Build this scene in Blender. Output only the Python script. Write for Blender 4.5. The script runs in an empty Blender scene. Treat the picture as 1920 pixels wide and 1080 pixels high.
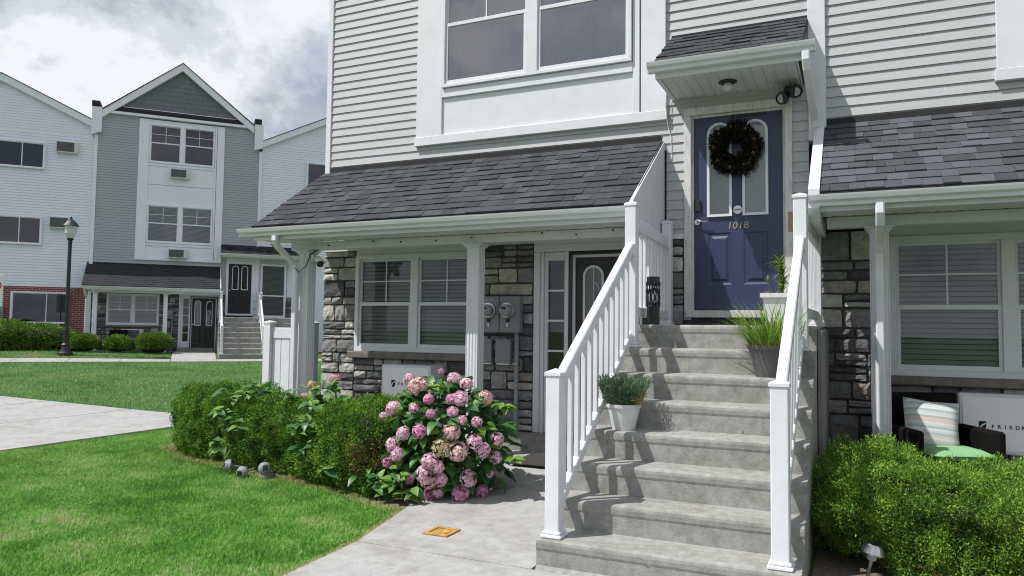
import bpy, math, random
import numpy as np
from mathutils import Vector, Matrix
R = math.radians
scene = bpy.context.scene
COL = scene.collection
random.seed(7)

# ---------------------------------------------------------------- camera
cam_d = bpy.data.cameras.new('camera'); cam = bpy.data.objects.new('camera', cam_d); COL.objects.link(cam)
cam_d.sensor_width = 36.0; cam_d.lens = 36.0 * 1392.68 / 1920.0
cam_d.clip_start = 0.05; cam_d.clip_end = 2000.0
YA, PI_, RO = R(24.914), R(3.122), R(0.683)
fwd = Vector((-math.sin(YA)*math.cos(PI_), math.cos(YA)*math.cos(PI_), math.sin(PI_)))
rgt = Vector((math.cos(YA), math.sin(YA), 0)); upv = rgt.cross(fwd)
r2 = rgt*math.cos(RO) + upv*math.sin(RO); u2 = -rgt*math.sin(RO) + upv*math.cos(RO)
M = Matrix((r2, u2, -fwd)).transposed().to_4x4(); M.translation = Vector((1.546, -7.76, -0.209))
cam.matrix_world = M
scene.camera = cam

# ---------------------------------------------------------------- world, sun, exposure
SUN_EL, SUN_AZ = R(56.0), R(48.0)       # azimuth from -Y towards -X
sdir = Vector((-math.sin(SUN_AZ)*math.cos(SUN_EL), -math.cos(SUN_AZ)*math.cos(SUN_EL), math.sin(SUN_EL)))
world = bpy.data.worlds.new('World'); scene.world = world; world.use_nodes = True
nt = world.node_tree; nt.nodes.clear()
def N(t, typ, **kw):
    n = t.nodes.new(typ)
    for k, v in kw.items():
        if k.startswith('i_'):
            n.inputs[int(k[2:]) if k[2:].isdigit() else k[2:].replace('_', ' ')].default_value = v
        else: setattr(n, k, v)
    return n
def ramp(t, pts, interp='LINEAR'):
    n = t.nodes.new('ShaderNodeValToRGB'); cr = n.color_ramp; cr.interpolation = interp
    while len(cr.elements) < len(pts): cr.elements.new(0.5)
    for e, (p, c) in zip(cr.elements, pts):
        e.position = p; e.color = (c, c, c, 1) if isinstance(c, (int, float)) else (*c, 1)
    return n
sky = N(nt, 'ShaderNodeTexSky'); sky.sky_type = 'NISHITA'; sky.sun_disc = False
sky.sun_elevation = SUN_EL; sky.sun_rotation = math.atan2(sdir.x, sdir.y); sky.altitude = 100; sky.dust_density = 1.5
tc = N(nt, 'ShaderNodeTexCoord')
mp = N(nt, 'ShaderNodeMapping'); mp.inputs['Scale'].default_value = (1, 1, 1.45); mp.inputs['Location'].default_value = (3.1, 2.2, 0.8); mp.inputs['Rotation'].default_value = (R(12), R(18), R(40))
nt.links.new(tc.outputs['Generated'], mp.inputs['Vector'])
n1 = N(nt, 'ShaderNodeTexNoise'); n1.inputs['Scale'].default_value = 2.6; n1.inputs['Detail'].default_value = 9; n1.inputs['Roughness'].default_value = 0.55; n1.inputs['Distortion'].default_value = 0.12
n2 = N(nt, 'ShaderNodeTexNoise'); n2.inputs['Scale'].default_value = 5.0; n2.inputs['Detail'].default_value = 7; n2.inputs['Roughness'].default_value = 0.6
nt.links.new(mp.outputs[0], n1.inputs['Vector']); nt.links.new(mp.outputs[0], n2.inputs['Vector'])
cov = ramp(nt, [(0.36, 0.45), (0.50, 1.0)], 'EASE'); nt.links.new(n1.outputs[0], cov.inputs[0])
ccol = ramp(nt, [(0.40, (4.6, 5.0, 5.7)), (0.48, (6.4, 6.8, 7.5)), (0.56, (8.5, 8.7, 9.1))], 'EASE'); nt.links.new(n2.outputs[0], ccol.inputs[0])
mx = N(nt, 'ShaderNodeMixRGB'); nt.links.new(cov.outputs[0], mx.inputs[0]); nt.links.new(sky.outputs[0], mx.inputs[1]); nt.links.new(ccol.outputs[0], mx.inputs[2])
bg = N(nt, 'ShaderNodeBackground'); bg.inputs[1].default_value = 0.1; nt.links.new(mx.outputs[0], bg.inputs[0])
wo = N(nt, 'ShaderNodeOutputWorld'); nt.links.new(bg.outputs[0], wo.inputs[0])
sun_d = bpy.data.lights.new('sun', 'SUN'); sun_d.energy = 5.0; sun_d.angle = R(0.5); sun_d.color = (1.0, 0.965, 0.93)
sun = bpy.data.objects.new('sun', sun_d); COL.objects.link(sun)
sun.rotation_euler = sdir.to_track_quat('Z', 'Y').to_euler(); sun.location = (-8, -12, 20)
vs = scene.view_settings; vs.view_transform = 'Standard'; vs.look = 'None'; vs.exposure = 0.08; vs.gamma = 1.0; vs.use_curve_mapping = False

try: scene.cycles.pixel_filter_type = 'BLACKMAN_HARRIS'; scene.cycles.filter_width = 1.1; scene.cycles.use_denoising = True
except Exception: pass
# ---------------------------------------------------------------- materials
MATS = {}
def mat(name, col, rough=0.6, var=0.0, vscale=6.0, bump=0.0, bscale=60.0, metal=0.0, objcol=False, dirt=None, spec=0.5, stretch=None, transl=0.0, dark=None, dscale=2.0, damt=0.35, speck=None):
    m = bpy.data.materials.new(name); m.use_nodes = True; t = m.node_tree; t.nodes.clear()
    out = N(t, 'ShaderNodeOutputMaterial'); b = N(t, 'ShaderNodeBsdfPrincipled')
    b.inputs['Roughness'].default_value = rough; b.inputs['Metallic'].default_value = metal; b.inputs['Specular IOR Level'].default_value = spec
    geo = N(t, 'ShaderNodeNewGeometry'); vec = geo.outputs['Position']
    if stretch:
        mpp = N(t, 'ShaderNodeMapping'); mpp.inputs['Scale'].default_value = stretch; t.links.new(vec, mpp.inputs[0]); vec = mpp.outputs[0]
    if objcol:
        oi = N(t, 'ShaderNodeObjectInfo'); c = oi.outputs['Color']
    else:
        rgb = N(t, 'ShaderNodeRGB'); rgb.outputs[0].default_value = (*col, 1); c = rgb.outputs[0]
    if dark:
        nz = N(t, 'ShaderNodeTexNoise'); nz.inputs['Scale'].default_value = dscale; nz.inputs['Detail'].default_value = 6; nz.inputs['Roughness'].default_value = 0.65; t.links.new(vec, nz.inputs['Vector'])
        rp = ramp(t, [(0.45, 0.0), (0.7, damt)]); t.links.new(nz.outputs[0], rp.inputs[0])
        mm = N(t, 'ShaderNodeMixRGB'); t.links.new(rp.outputs[0], mm.inputs[0]); t.links.new(c, mm.inputs[1]); mm.inputs[2].default_value = (*dark, 1); c = mm.outputs[0]
    if var:
        nz = N(t, 'ShaderNodeTexNoise'); nz.inputs['Scale'].default_value = vscale; nz.inputs['Detail'].default_value = 8; nz.inputs['Roughness'].default_value = 0.65; t.links.new(vec, nz.inputs['Vector'])
        rp = ramp(t, [(0.25, 1 - var), (0.75, 1 + var)]); t.links.new(nz.outputs[0], rp.inputs[0])
        mm = N(t, 'ShaderNodeMixRGB', blend_type='MULTIPLY'); mm.inputs[0].default_value = 1; t.links.new(c, mm.inputs[1]); t.links.new(rp.outputs[0], mm.inputs[2]); c = mm.outputs[0]
    if speck:
        nz = N(t, 'ShaderNodeTexNoise'); nz.inputs['Scale'].default_value = speck[0]; nz.inputs['Detail'].default_value = 3; nz.inputs['Roughness'].default_value = 0.7; t.links.new(vec, nz.inputs['Vector'])
        rp = ramp(t, [(speck[1], 0.0), (speck[1]+0.05, speck[2])]); t.links.new(nz.outputs[0], rp.inputs[0])
        mm = N(t, 'ShaderNodeMixRGB'); t.links.new(rp.outputs[0], mm.inputs[0]); t.links.new(c, mm.inputs[1]); mm.inputs[2].default_value = (0.06, 0.055, 0.045, 1); c = mm.outputs[0]
    t.links.new(c, b.inputs['Base Color'])
    if bump:
        nz = N(t, 'ShaderNodeTexNoise'); nz.inputs['Scale'].default_value = bscale; nz.inputs['Detail'].default_value = 6; t.links.new(vec, nz.inputs['Vector'])
        bp = N(t, 'ShaderNodeBump'); bp.inputs['Strength'].default_value = bump; bp.inputs['Distance'].default_value = 0.01; t.links.new(nz.outputs[0], bp.inputs['Height']); t.links.new(bp.outputs[0], b.inputs['Normal'])
    if transl:
        tr = N(t, 'ShaderNodeBsdfTranslucent'); t.links.new(c, tr.inputs[0]); ms = N(t, 'ShaderNodeMixShader'); ms.inputs[0].default_value = transl
        t.links.new(b.outputs[0], ms.inputs[1]); t.links.new(tr.outputs[0], ms.inputs[2]); t.links.new(ms.outputs[0], out.inputs[0])
    else: t.links.new(b.outputs[0], out.inputs[0])
    MATS[name] = m; return m
def ramp_mat(name, pts, scale, rough=0.7, transl=0.0, detail=4, bump=0.0, spec=0.3, scale2=None, bscale=40, distort=0.0):
    """colour taken from a noise in world position, e.g. leaves and grass"""
    m = bpy.data.materials.new(name); m.use_nodes = True; t = m.node_tree; t.nodes.clear()
    out = N(t, 'ShaderNodeOutputMaterial'); b = N(t, 'ShaderNodeBsdfPrincipled'); b.inputs['Roughness'].default_value = rough; b.inputs['Specular IOR Level'].default_value = spec
    geo = N(t, 'ShaderNodeNewGeometry')
    nz = N(t, 'ShaderNodeTexNoise'); nz.inputs['Scale'].default_value = scale; nz.inputs['Detail'].default_value = detail; nz.inputs['Roughness'].default_value = 0.6; nz.inputs['Distortion'].default_value = distort
    t.links.new(geo.outputs['Position'], nz.inputs['Vector'])
    v = nz.outputs[0]
    if scale2:
        nb = N(t, 'ShaderNodeTexNoise'); nb.inputs['Scale'].default_value = scale2; nb.inputs['Detail'].default_value = 2; t.links.new(geo.outputs['Position'], nb.inputs['Vector'])
        ma = N(t, 'ShaderNodeMath', operation='MULTIPLY_ADD'); ma.inputs[1].default_value = 0.5; t.links.new(nb.outputs[0], ma.inputs[0])
        mb_ = N(t, 'ShaderNodeMath', operation='MULTIPLY'); mb_.inputs[1].default_value = 0.5; t.links.new(v, mb_.inputs[0]); t.links.new(mb_.outputs[0], ma.inputs[2])
        mc = N(t, 'ShaderNodeMath', operation='MULTIPLY_ADD'); mc.inputs[1].default_value = 1.75; mc.inputs[2].default_value = -0.375; mc.use_clamp = True; t.links.new(ma.outputs[0], mc.inputs[0]); v = mc.outputs[0]
    rp = ramp(t, pts); t.links.new(v, rp.inputs[0]); t.links.new(rp.outputs[0], b.inputs['Base Color'])
    if bump:
        nz2 = N(t, 'ShaderNodeTexNoise'); nz2.inputs['Scale'].default_value = bscale; nz2.inputs['Detail'].default_value = 5; t.links.new(geo.outputs['Position'], nz2.inputs['Vector'])
        bp = N(t, 'ShaderNodeBump'); bp.inputs['Strength'].default_value = bump; bp.inputs['Distance'].default_value = 0.02; t.links.new(nz2.outputs[0], bp.inputs['Height']); t.links.new(bp.outputs[0], b.inputs['Normal'])
    if transl:
        tr = N(t, 'ShaderNodeBsdfTranslucent'); t.links.new(rp.outputs[0], tr.inputs[0]); ms = N(t, 'ShaderNodeMixShader'); ms.inputs[0].default_value = transl
        t.links.new(b.outputs[0], ms.inputs[1]); t.links.new(tr.outputs[0], ms.inputs[2]); t.links.new(ms.outputs[0], out.inputs[0])
    else: t.links.new(b.outputs[0], out.inputs[0])
    MATS[name] = m; return m
def glass_mat(name, tint=(0.75, 0.8, 0.8), ior=1.9, rough=0.0, wave=0.0015):
    m = bpy.data.materials.new(name); m.use_nodes = True; t = m.node_tree; t.nodes.clear()
    out = N(t, 'ShaderNodeOutputMaterial'); fr = N(t, 'ShaderNodeFresnel'); fr.inputs[0].default_value = ior
    tr = N(t, 'ShaderNodeBsdfTransparent'); tr.inputs[0].default_value = (*tint, 1)
    gl = N(t, 'ShaderNodeBsdfGlossy'); gl.inputs['Roughness'].default_value = rough; gl.inputs[0].default_value = (0.95, 0.97, 1, 1)
    geo = N(t, 'ShaderNodeNewGeometry'); nz = N(t, 'ShaderNodeTexNoise'); nz.inputs['Scale'].default_value = 3; nz.inputs['Detail'].default_value = 1; t.links.new(geo.outputs['Position'], nz.inputs['Vector'])
    bp = N(t, 'ShaderNodeBump'); bp.inputs['Strength'].default_value = wave; bp.inputs['Distance'].default_value = 0.1; t.links.new(nz.outputs[0], bp.inputs['Height']); t.links.new(bp.outputs[0], gl.inputs['Normal'])
    ms = N(t, 'ShaderNodeMixShader'); t.links.new(fr.outputs[0], ms.inputs[0]); t.links.new(tr.outputs[0], ms.inputs[1]); t.links.new(gl.outputs[0], ms.inputs[2]); t.links.new(ms.outputs[0], out.inputs[0])
    MATS[name] = m; return m
mat('siding', (0.43, 0.437, 0.455), 0.55, dark=(0.30, 0.30, 0.29), dscale=1.1, damt=0.3, var=0.05, vscale=4, bump=0.08, bscale=90, stretch=(0.5, 1, 6))
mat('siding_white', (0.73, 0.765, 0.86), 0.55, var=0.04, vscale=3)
mat('siding_grey', (0.37, 0.38, 0.42), 0.55, var=0.05, vscale=3)
mat('shake', (0.15, 0.158, 0.182), 0.75, var=0.25, vscale=9, bump=0.2, bscale=30)
mat('trim', (0.64, 0.655, 0.69), 0.45, var=0.03, vscale=5, dark=(0.36, 0.36, 0.34), dscale=4.5, damt=0.13, speck=(30, 0.76, 0.25))
mat('trim_worn', (0.60, 0.60, 0.59), 0.6, var=0.1, vscale=12, dark=(0.28, 0.27, 0.25), dscale=9, damt=0.55, stretch=(3, 3, 0.6))
mat('vinyl', (0.66, 0.675, 0.715), 0.35, var=0.025, vscale=4, dark=(0.40, 0.39, 0.36), dscale=6, damt=0.2, speck=(45, 0.74, 0.35))
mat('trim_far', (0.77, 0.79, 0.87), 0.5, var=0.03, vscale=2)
mat('soffit', (0.62, 0.62, 0.60), 0.5, var=0.05, vscale=6, dark=(0.35, 0.34, 0.31), dscale=4, damt=0.3)
mat('gutter', (0.66, 0.68, 0.715), 0.3, var=0.03, vscale=4, dark=(0.42, 0.42, 0.40), dscale=3, damt=0.25)
mat('stone', (0.2, 0.2, 0.2), 0.85, objcol=True, var=0.5, vscale=22, bump=1.0, bscale=30, dark=(0.09, 0.085, 0.08), dscale=11, damt=0.5)
mat('mortar', (0.075, 0.072, 0.07), 0.95, var=0.2, vscale=20)
mat('stone_sill', (0.17, 0.145, 0.13), 0.85, var=0.3, vscale=14, bump=0.6, bscale=50)
mat('shingle', (0.05, 0.05, 0.055), 0.92, objcol=True, var=0.28, vscale=160, bump=0.5, bscale=260, spec=0.25)
mat('shingle_far', (0.045, 0.045, 0.052), 0.92, var=0.5, vscale=9, bump=0.3, bscale=40, spec=0.25)
mat('roof_dark', (0.02, 0.02, 0.022), 0.9)
mat('core', (0.045, 0.045, 0.045), 0.9)
mat('concrete', (0.335, 0.335, 0.33), 0.88, var=0.2, vscale=9, bump=0.3, bscale=110, dark=(0.20, 0.19, 0.175), dscale=2.6, damt=0.5, speck=(26, 0.665, 0.55))
mat('concrete_step', (0.28, 0.28, 0.265), 0.9, var=0.3, vscale=16, bump=0.25, bscale=80, dark=(0.15, 0.15, 0.12), dscale=5, damt=0.6, speck=(30, 0.66, 0.6))
mat('board_grey', (0.22, 0.21, 0.20), 0.85, var=0.3, vscale=10, stretch=(4, 4, 0.4), bump=0.3, bscale=40)
mat('door_blue', (0.026, 0.038, 0.092), 0.42, var=0.06, vscale=6)
mat('door_black', (0.012, 0.012, 0.014), 0.4)
mat('black_metal', (0.012, 0.012, 0.013), 0.45)
mat('black_plastic', (0.015, 0.015, 0.016), 0.35)
mat('steel', (0.55, 0.55, 0.56), 0.28, metal=1.0, var=0.05)
mat('grey_steel', (0.21, 0.23, 0.245), 0.5, var=0.06, vscale=8)
mat('conduit', (0.25, 0.27, 0.285), 0.5, var=0.05)
mat('meter_glass', (0.30, 0.31, 0.32), 0.12, var=0.3, vscale=60)
mat('curtain', (0.62, 0.60, 0.60), 0.9)
mat('drape_pink', (0.56, 0.44, 0.47), 0.9, var=0.3, vscale=7, stretch=(1.6, 1, 0.12), dark=(0.50, 0.20, 0.24), dscale=6, damt=0.9)
mat('drape_teal', (0.45, 0.55, 0.54), 0.9)
mat('valance_red', (0.3, 0.02, 0.04), 0.8)
mat('blind', (0.44, 0.45, 0.44), 0.7, var=0.1, vscale=3)
mat('pot_white', (0.62, 0.63, 0.64), 0.4, dark=(0.35, 0.33, 0.3), dscale=12, damt=0.3)
mat('pot_grey', (0.10, 0.10, 0.10), 0.65, var=0.15, vscale=8, stretch=(1, 1, 6))
mat('soil', (0.05, 0.036, 0.026), 0.95, var=0.4, vscale=40, bump=0.6, bscale=60)
mat('mulch', (0.15, 0.125, 0.095), 0.95, var=0.5, vscale=25, bump=0.8, bscale=50)
mat('wicker', (0.006, 0.005, 0.005), 0.75, bump=0.9, bscale=160, spec=0.15)
mat('cushion_green', (0.20, 0.40, 0.20), 0.85, var=0.08, vscale=9)
mat('rust_yellow', (0.42, 0.25, 0.06), 0.8, var=0.35, vscale=22, bump=0.5, bscale=70, dark=(0.12, 0.06, 0.025), dscale=16, damt=0.6)
mat('doormat', (0.045, 0.042, 0.04), 0.97, var=0.3, vscale=60, bump=0.8, bscale=200)
mat('doormat_grey', (0.17, 0.165, 0.155), 0.97, var=0.3, vscale=60, bump=0.8, bscale=200)
mat('print_black', (0.01, 0.01, 0.01), 0.6)
mat('print_red', (0.45, 0.02, 0.02), 0.6)
mat('paint_white', (0.8, 0.8, 0.8), 0.5)
mat('brass_worn', (0.36, 0.31, 0.24), 0.5, metal=0.3)
mat('wood_bare', (0.32, 0.22, 0.15), 0.8, var=0.3, vscale=20)
mat('lamp_glass', (0.55, 0.57, 0.6), 0.2)
mat('stem', (0.10, 0.14, 0.04), 0.7)
mat('bark', (0.06, 0.045, 0.03), 0.9)
ramp_mat('grass', [(0.32, (0.05, 0.16, 0.018)), (0.43, (0.10, 0.31, 0.025)), (0.52, (0.16, 0.42, 0.035)), (0.59, (0.25, 0.48, 0.10)), (0.67, (0.40, 0.50, 0.22)), (0.76, (0.50, 0.43, 0.25))], 2.2, transl=0.3, scale2=38, rough=0.55, detail=5)
ramp_mat('grass_far', [(0.28, (0.06, 0.17, 0.05)), (0.42, (0.12, 0.30, 0.08)), (0.54, (0.17, 0.38, 0.11)), (0.66, (0.26, 0.38, 0.16)), (0.8, (0.40, 0.36, 0.23))], 0.7, transl=0.25, scale2=9, rough=0.6, detail=6)
ramp_mat('lawn_soil', [(0.3, (0.035, 0.07, 0.014)), (0.55, (0.06, 0.115, 0.024)), (0.75, (0.12, 0.11, 0.05))], 0.8, rough=0.95, scale2=20, bump=0.8, bscale=30)
ramp_mat('yew', [(0.30, (0.018, 0.06, 0.010)), (0.44, (0.065, 0.18, 0.018)), (0.56, (0.15, 0.31, 0.030)), (0.72, (0.27, 0.42, 0.055))], 7, transl=0.18, scale2=50)
ramp_mat('cypress', [(0.30, (0.025, 0.07, 0.014)), (0.45, (0.09, 0.21, 0.024)), (0.58, (0.21, 0.39, 0.042)), (0.72, (0.33, 0.49, 0.08))], 5, transl=0.2, scale2=45)
ramp_mat('dead_sprig', [(0.3, (0.12, 0.05, 0.02)), (0.7, (0.24, 0.12, 0.06))], 20)
ramp_mat('boxwood', [(0.3, (0.05, 0.12, 0.018)), (0.55, (0.13, 0.26, 0.03)), (0.75, (0.22, 0.34, 0.05))], 4, transl=0.2, scale2=30)
ramp_mat('hyd_leaf', [(0.3, (0.03, 0.10, 0.03)), (0.55, (0.05, 0.155, 0.035)), (0.75, (0.10, 0.22, 0.04))], 4, transl=0.25, rough=0.42, spec=0.5)
ramp_mat('hyd_leaf_light', [(0.3, (0.09, 0.22, 0.03)), (0.7, (0.18, 0.32, 0.05))], 6, transl=0.3, rough=0.45, spec=0.5)
ramp_mat('petal_pink', [(0.32, (0.56, 0.22, 0.37)), (0.47, (0.74, 0.45, 0.57)), (0.62, (0.86, 0.72, 0.76))], 30, transl=0.25, rough=0.7)
ramp_mat('petal_hot', [(0.3, (0.56, 0.18, 0.37)), (0.7, (0.80, 0.46, 0.62))], 30, transl=0.25, rough=0.7)
ramp_mat('petal_faded', [(0.32, (0.58, 0.27, 0.36)), (0.5, (0.72, 0.48, 0.48)), (0.66, (0.76, 0.66, 0.52))], 34, transl=0.2, rough=0.8)
ramp_mat('petal_tan', [(0.3, (0.42, 0.30, 0.15)), (0.7, (0.70, 0.60, 0.40))], 40, transl=0.2, rough=0.8)
ramp_mat('lavender', [(0.3, (0.07, 0.14, 0.07)), (0.7, (0.18, 0.28, 0.15))], 25, transl=0.2)
ramp_mat('pot_grass', [(0.3, (0.12, 0.24, 0.03)), (0.6, (0.22, 0.36, 0.05)), (0.8, (0.42, 0.38, 0.15))], 14, transl=0.35)
ramp_mat('straw', [(0.3, (0.30, 0.22, 0.10)), (0.7, (0.45, 0.33, 0.2))], 30)
ramp_mat('wreath_leaf', [(0.3, (0.005, 0.006, 0.004)), (0.55, (0.018, 0.018, 0.012)), (0.75, (0.06, 0.045, 0.03))], 30, rough=0.6)
glass_mat('glass', (0.72, 0.76, 0.76), 1.62)
glass_mat('glass_up', (0.76, 0.78, 0.80), 2.8)
glass_mat('glass_far', (0.7, 0.73, 0.75), 1.75)
mat('blind_far', (0.74, 0.75, 0.73), 0.8)
def brick_mat():
    m = bpy.data.materials.new('brick_far'); m.use_nodes = True; t = m.node_tree; b = t.nodes['Principled BSDF']; b.inputs['Roughness'].default_value = 0.9
    tcn = N(t, 'ShaderNodeTexCoord'); sp = N(t, 'ShaderNodeSeparateXYZ'); cb = N(t, 'ShaderNodeCombineXYZ'); t.links.new(tcn.outputs['Object'], sp.inputs[0]); t.links.new(sp.outputs[0], cb.inputs[0]); t.links.new(sp.outputs[2], cb.inputs[1])
    br = N(t, 'ShaderNodeTexBrick'); br.inputs['Scale'].default_value = 1; br.inputs['Brick Width'].default_value = 0.22; br.inputs['Row Height'].default_value = 0.076; br.inputs['Mortar Size'].default_value = 0.007
    br.inputs['Color1'].default_value = (0.15, 0.036, 0.04, 1); br.inputs['Color2'].default_value = (0.21, 0.055, 0.055, 1); br.inputs['Mortar'].default_value = (0.42, 0.37, 0.35, 1)
    t.links.new(cb.outputs[0], br.inputs['Vector']); t.links.new(br.outputs[0], b.inputs['Base Color']); MATS['brick_far'] = m
brick_mat()
def stripe_mat():
    m = bpy.data.materials.new('pillow_stripe'); m.use_nodes = True; t = m.node_tree; b = t.nodes['Principled BSDF']; b.inputs['Roughness'].default_value = 0.9
    tcn = N(t, 'ShaderNodeTexCoord'); sp = N(t, 'ShaderNodeSeparateXYZ'); t.links.new(tcn.outputs['Object'], sp.inputs[0])
    ma = N(t, 'ShaderNodeMath', operation='MULTIPLY_ADD'); ma.inputs[1].default_value = 2.1; ma.inputs[2].default_value = 0.5; t.links.new(sp.outputs[2], ma.inputs[0])
    w, g, s, p = (0.58, 0.59, 0.56), (0.36, 0.40, 0.39), (0.47, 0.53, 0.54), (0.56, 0.47, 0.45)
    pts = []
    for i, c in enumerate([p, w, g, s, p, w, p, g, s, w, g, s, w, p, p, g, w, s, g, w, s, g, w, s]): pts.append((0.04 + i*0.038, c))
    rp = ramp(t, pts, 'CONSTANT'); t.links.new(ma.outputs[0], rp.inputs[0]); t.links.new(rp.outputs[0], b.inputs['Base Color']); MATS['pillow_stripe'] = m
stripe_mat()

# ---------------------------------------------------------------- mesh helpers
OFF = {}
def link(o, parent=None):
    COL.objects.link(o)
    if parent is not None: o.parent = parent; OFF[o.name] = OFF[parent.name]
    return o
def thing(name, label, cat, base=(0, 0, 0), group=None, rot=0.0, at=None):
    o = bpy.data.objects.new(name, None); o.empty_display_size = 0.2; COL.objects.link(o)
    o.location = base if at is None else at; o.rotation_euler = (0, 0, rot)
    OFF[o.name] = Vector(base); o['label'] = label; o['category'] = cat
    if group: o['group'] = group
    return o
def tag(o, label, cat, group=None):
    o['label'] = label; o['category'] = cat
    if group: o['group'] = group
    return o
class MB:
    def __init__(s): s.v = []; s.f = []
    def add(s, vs_, fs):
        n = len(s.v); s.v += [tuple(p) for p in vs_]; s.f += [tuple(i + n for i in f) for f in fs]; return s
    def box(s, x0, x1, y0, y1, z0, z1):
        return s.add([(x0, y0, z0), (x1, y0, z0), (x1, y1, z0), (x0, y1, z0), (x0, y0, z1), (x1, y0, z1), (x1, y1, z1), (x0, y1, z1)],
                     [(3, 2, 1, 0), (4, 5, 6, 7), (0, 1, 5, 4), (1, 2, 6, 5), (2, 3, 7, 6), (3, 0, 4, 7)])
    def cbox(s, x0, x1, y0, y1, z0, z1, c=0.006):
        c = min(c, (x1-x0)*.45, (y1-y0)*.45, (z1-z0)*.45); X = (x0, x0+c, x1-c, x1); Y = (y0, y0+c, y1-c, y1); Z = (z0, z0+c, z1-c, z1)
        idx = {}; vs_ = []
        def V(i, j, k):
            key = (i, j, k)
            if key not in idx: idx[key] = len(vs_); vs_.append((X[i], Y[j], Z[k]))
            return idx[key]
        fs = [(V(1,1,0), V(1,2,0), V(2,2,0), V(2,1,0)), (V(1,1,3), V(2,1,3), V(2,2,3), V(1,2,3)), (V(1,0,1), V(2,0,1), V(2,0,2), V(1,0,2)), (V(1,3,1), V(1,3,2), V(2,3,2), V(2,3,1)), (V(0,1,1), V(0,1,2), V(0,2,2), V(0,2,1)), (V(3,1,1), V(3,2,1), V(3,2,2), V(3,1,2))]
        for (a, b) in ((1, 0), (2, 3)):
            for (d, e) in ((1, 0), (2, 3)):
                fs.append((V(1, a, e), V(2, a, e), V(2, b, d), V(1, b, d)) if (a == 1) == (d == 1) else (V(1, a, e), V(1, b, d), V(2, b, d), V(2, a, e)))
                fs.append((V(a, 1, e), V(b, 1, d), V(b, 2, d), V(a, 2, e)) if (a == 1) == (d == 1) else (V(a, 1, e), V(a, 2, e), V(b, 2, d), V(b, 1, d)))
                fs.append((V(a, e, 1), V(a, e, 2), V(b, d, 2), V(b, d, 1)) if (a == 1) == (d == 1) else (V(a, e, 1), V(b, d, 1), V(b, d, 2), V(a, e, 2)))
        for i, i2 in ((1, 0), (2, 3)):
            for j, j2 in ((1, 0), (2, 3)):
                for k, k2 in ((1, 0), (2, 3)): fs.append((V(i2, j, k), V(i, j2, k), V(i, j, k2)))
        return s.add(vs_, fs)
    def prism(s, poly, a0, a1, axis='x'):
        """polygon extruded along an axis; poly coords are the two other axes in order"""
        n = len(poly)
        def P(a, p): return {'x': (a, p[0], p[1]), 'y': (p[0], a, p[1]), 'z': (p[0], p[1], a)}[axis]
        return s.add([P(a0, p) for p in poly] + [P(a1, p) for p in poly], [tuple(range(n))[::-1], tuple(range(n, 2*n))] + [(i, (i+1) % n, n + (i+1) % n, n + i) for i in range(n)])
    def tube(s, pts, rad, seg=8, cap=True):
        pts = [Vector(p) for p in pts]; rads = rad if isinstance(rad, (list, tuple)) else [rad]*len(pts)
        n0 = len(s.v); prev = None
        for i, p in enumerate(pts):
            d = ((pts[min(i+1, len(pts)-1)] - pts[max(i-1, 0)])).normalized()
            a = d.orthogonal().normalized() if prev is None else (prev - d*prev.dot(d)).normalized()
            prev = a; b = d.cross(a)
            for k in range(seg):
                t_ = 2*math.pi*k/seg; s.v.append(tuple(p + (a*math.cos(t_) + b*math.sin(t_))*rads[i]))
        for i in range(len(pts)-1):
            for k in range(seg): s.f.append((n0+i*seg+k, n0+i*seg+(k+1) % seg, n0+(i+1)*seg+(k+1) % seg, n0+(i+1)*seg+k))
        if cap:
            s.f.append(tuple(n0+k for k in range(seg))[::-1]); e = n0+(len(pts)-1)*seg; s.f.append(tuple(e+k for k in range(seg)))
        return s
    def sweep(s, pts, w, h, side=(1, 0, 0), c=0.0):
        """rectangular section swept in the plane across 'side'"""
        pts = [Vector(p) for p in pts]; sd = Vector(side); n0 = len(s.v)
        sec = [(-w/2, -h/2), (w/2, -h/2), (w/2, h/2), (-w/2, h/2)] if not c else [(-w/2+c, -h/2), (w/2-c, -h/2), (w/2, -h/2+c), (w/2, h/2-c), (w/2-c, h/2), (-w/2+c, h/2), (-w/2, h/2-c), (-w/2, -h/2+c)]
        m = len(sec)
        for i, p in enumerate(pts):
            d = (pts[min(i+1, len(pts)-1)] - pts[max(i-1, 0)]).normalized(); b = d.cross(sd).normalized(); k = 1.0
            if 0 < i < len(pts)-1:
                d1 = (pts[i]-pts[i-1]).normalized(); k = 1/max(0.5, d.dot(d1))
            for q in sec: s.v.append(tuple(p + sd*q[0] + b*q[1]*k))
        for i in range(len(pts)-1):
            for k in range(m): s.f.append((n0+i*m+k, n0+i*m+(k+1) % m, n0+(i+1)*m+(k+1) % m, n0+(i+1)*m+k))
        s.f.append(tuple(n0+k for k in range(m))[::-1]); e = n0+(len(pts)-1)*m; s.f.append(tuple(e+k for k in range(m)))
        return s
    def lathe(s, prof, cx, cy, seg=20, cz=0.0):
        n0 = len(s.v); n = len(prof)
        for k in range(seg):
            a = 2*math.pi*k/seg
            for r_, z in prof: s.v.append((cx + r_*math.cos(a), cy + r_*math.sin(a), cz + z))
        for k in range(seg):
            k2 = (k+1) % seg
            for i in range(n-1): s.f.append((n0+k*n+i, n0+k2*n+i, n0+k2*n+i+1, n0+k*n+i+1))
        return s
    def mesh(s, name, off=(0, 0, 0)):
        me = bpy.data.meshes.new(name); o = off; me.from_pydata([(p[0]-o[0], p[1]-o[1], p[2]-o[2]) for p in s.v], [], s.f); me.validate(); me.update(); return me
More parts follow.
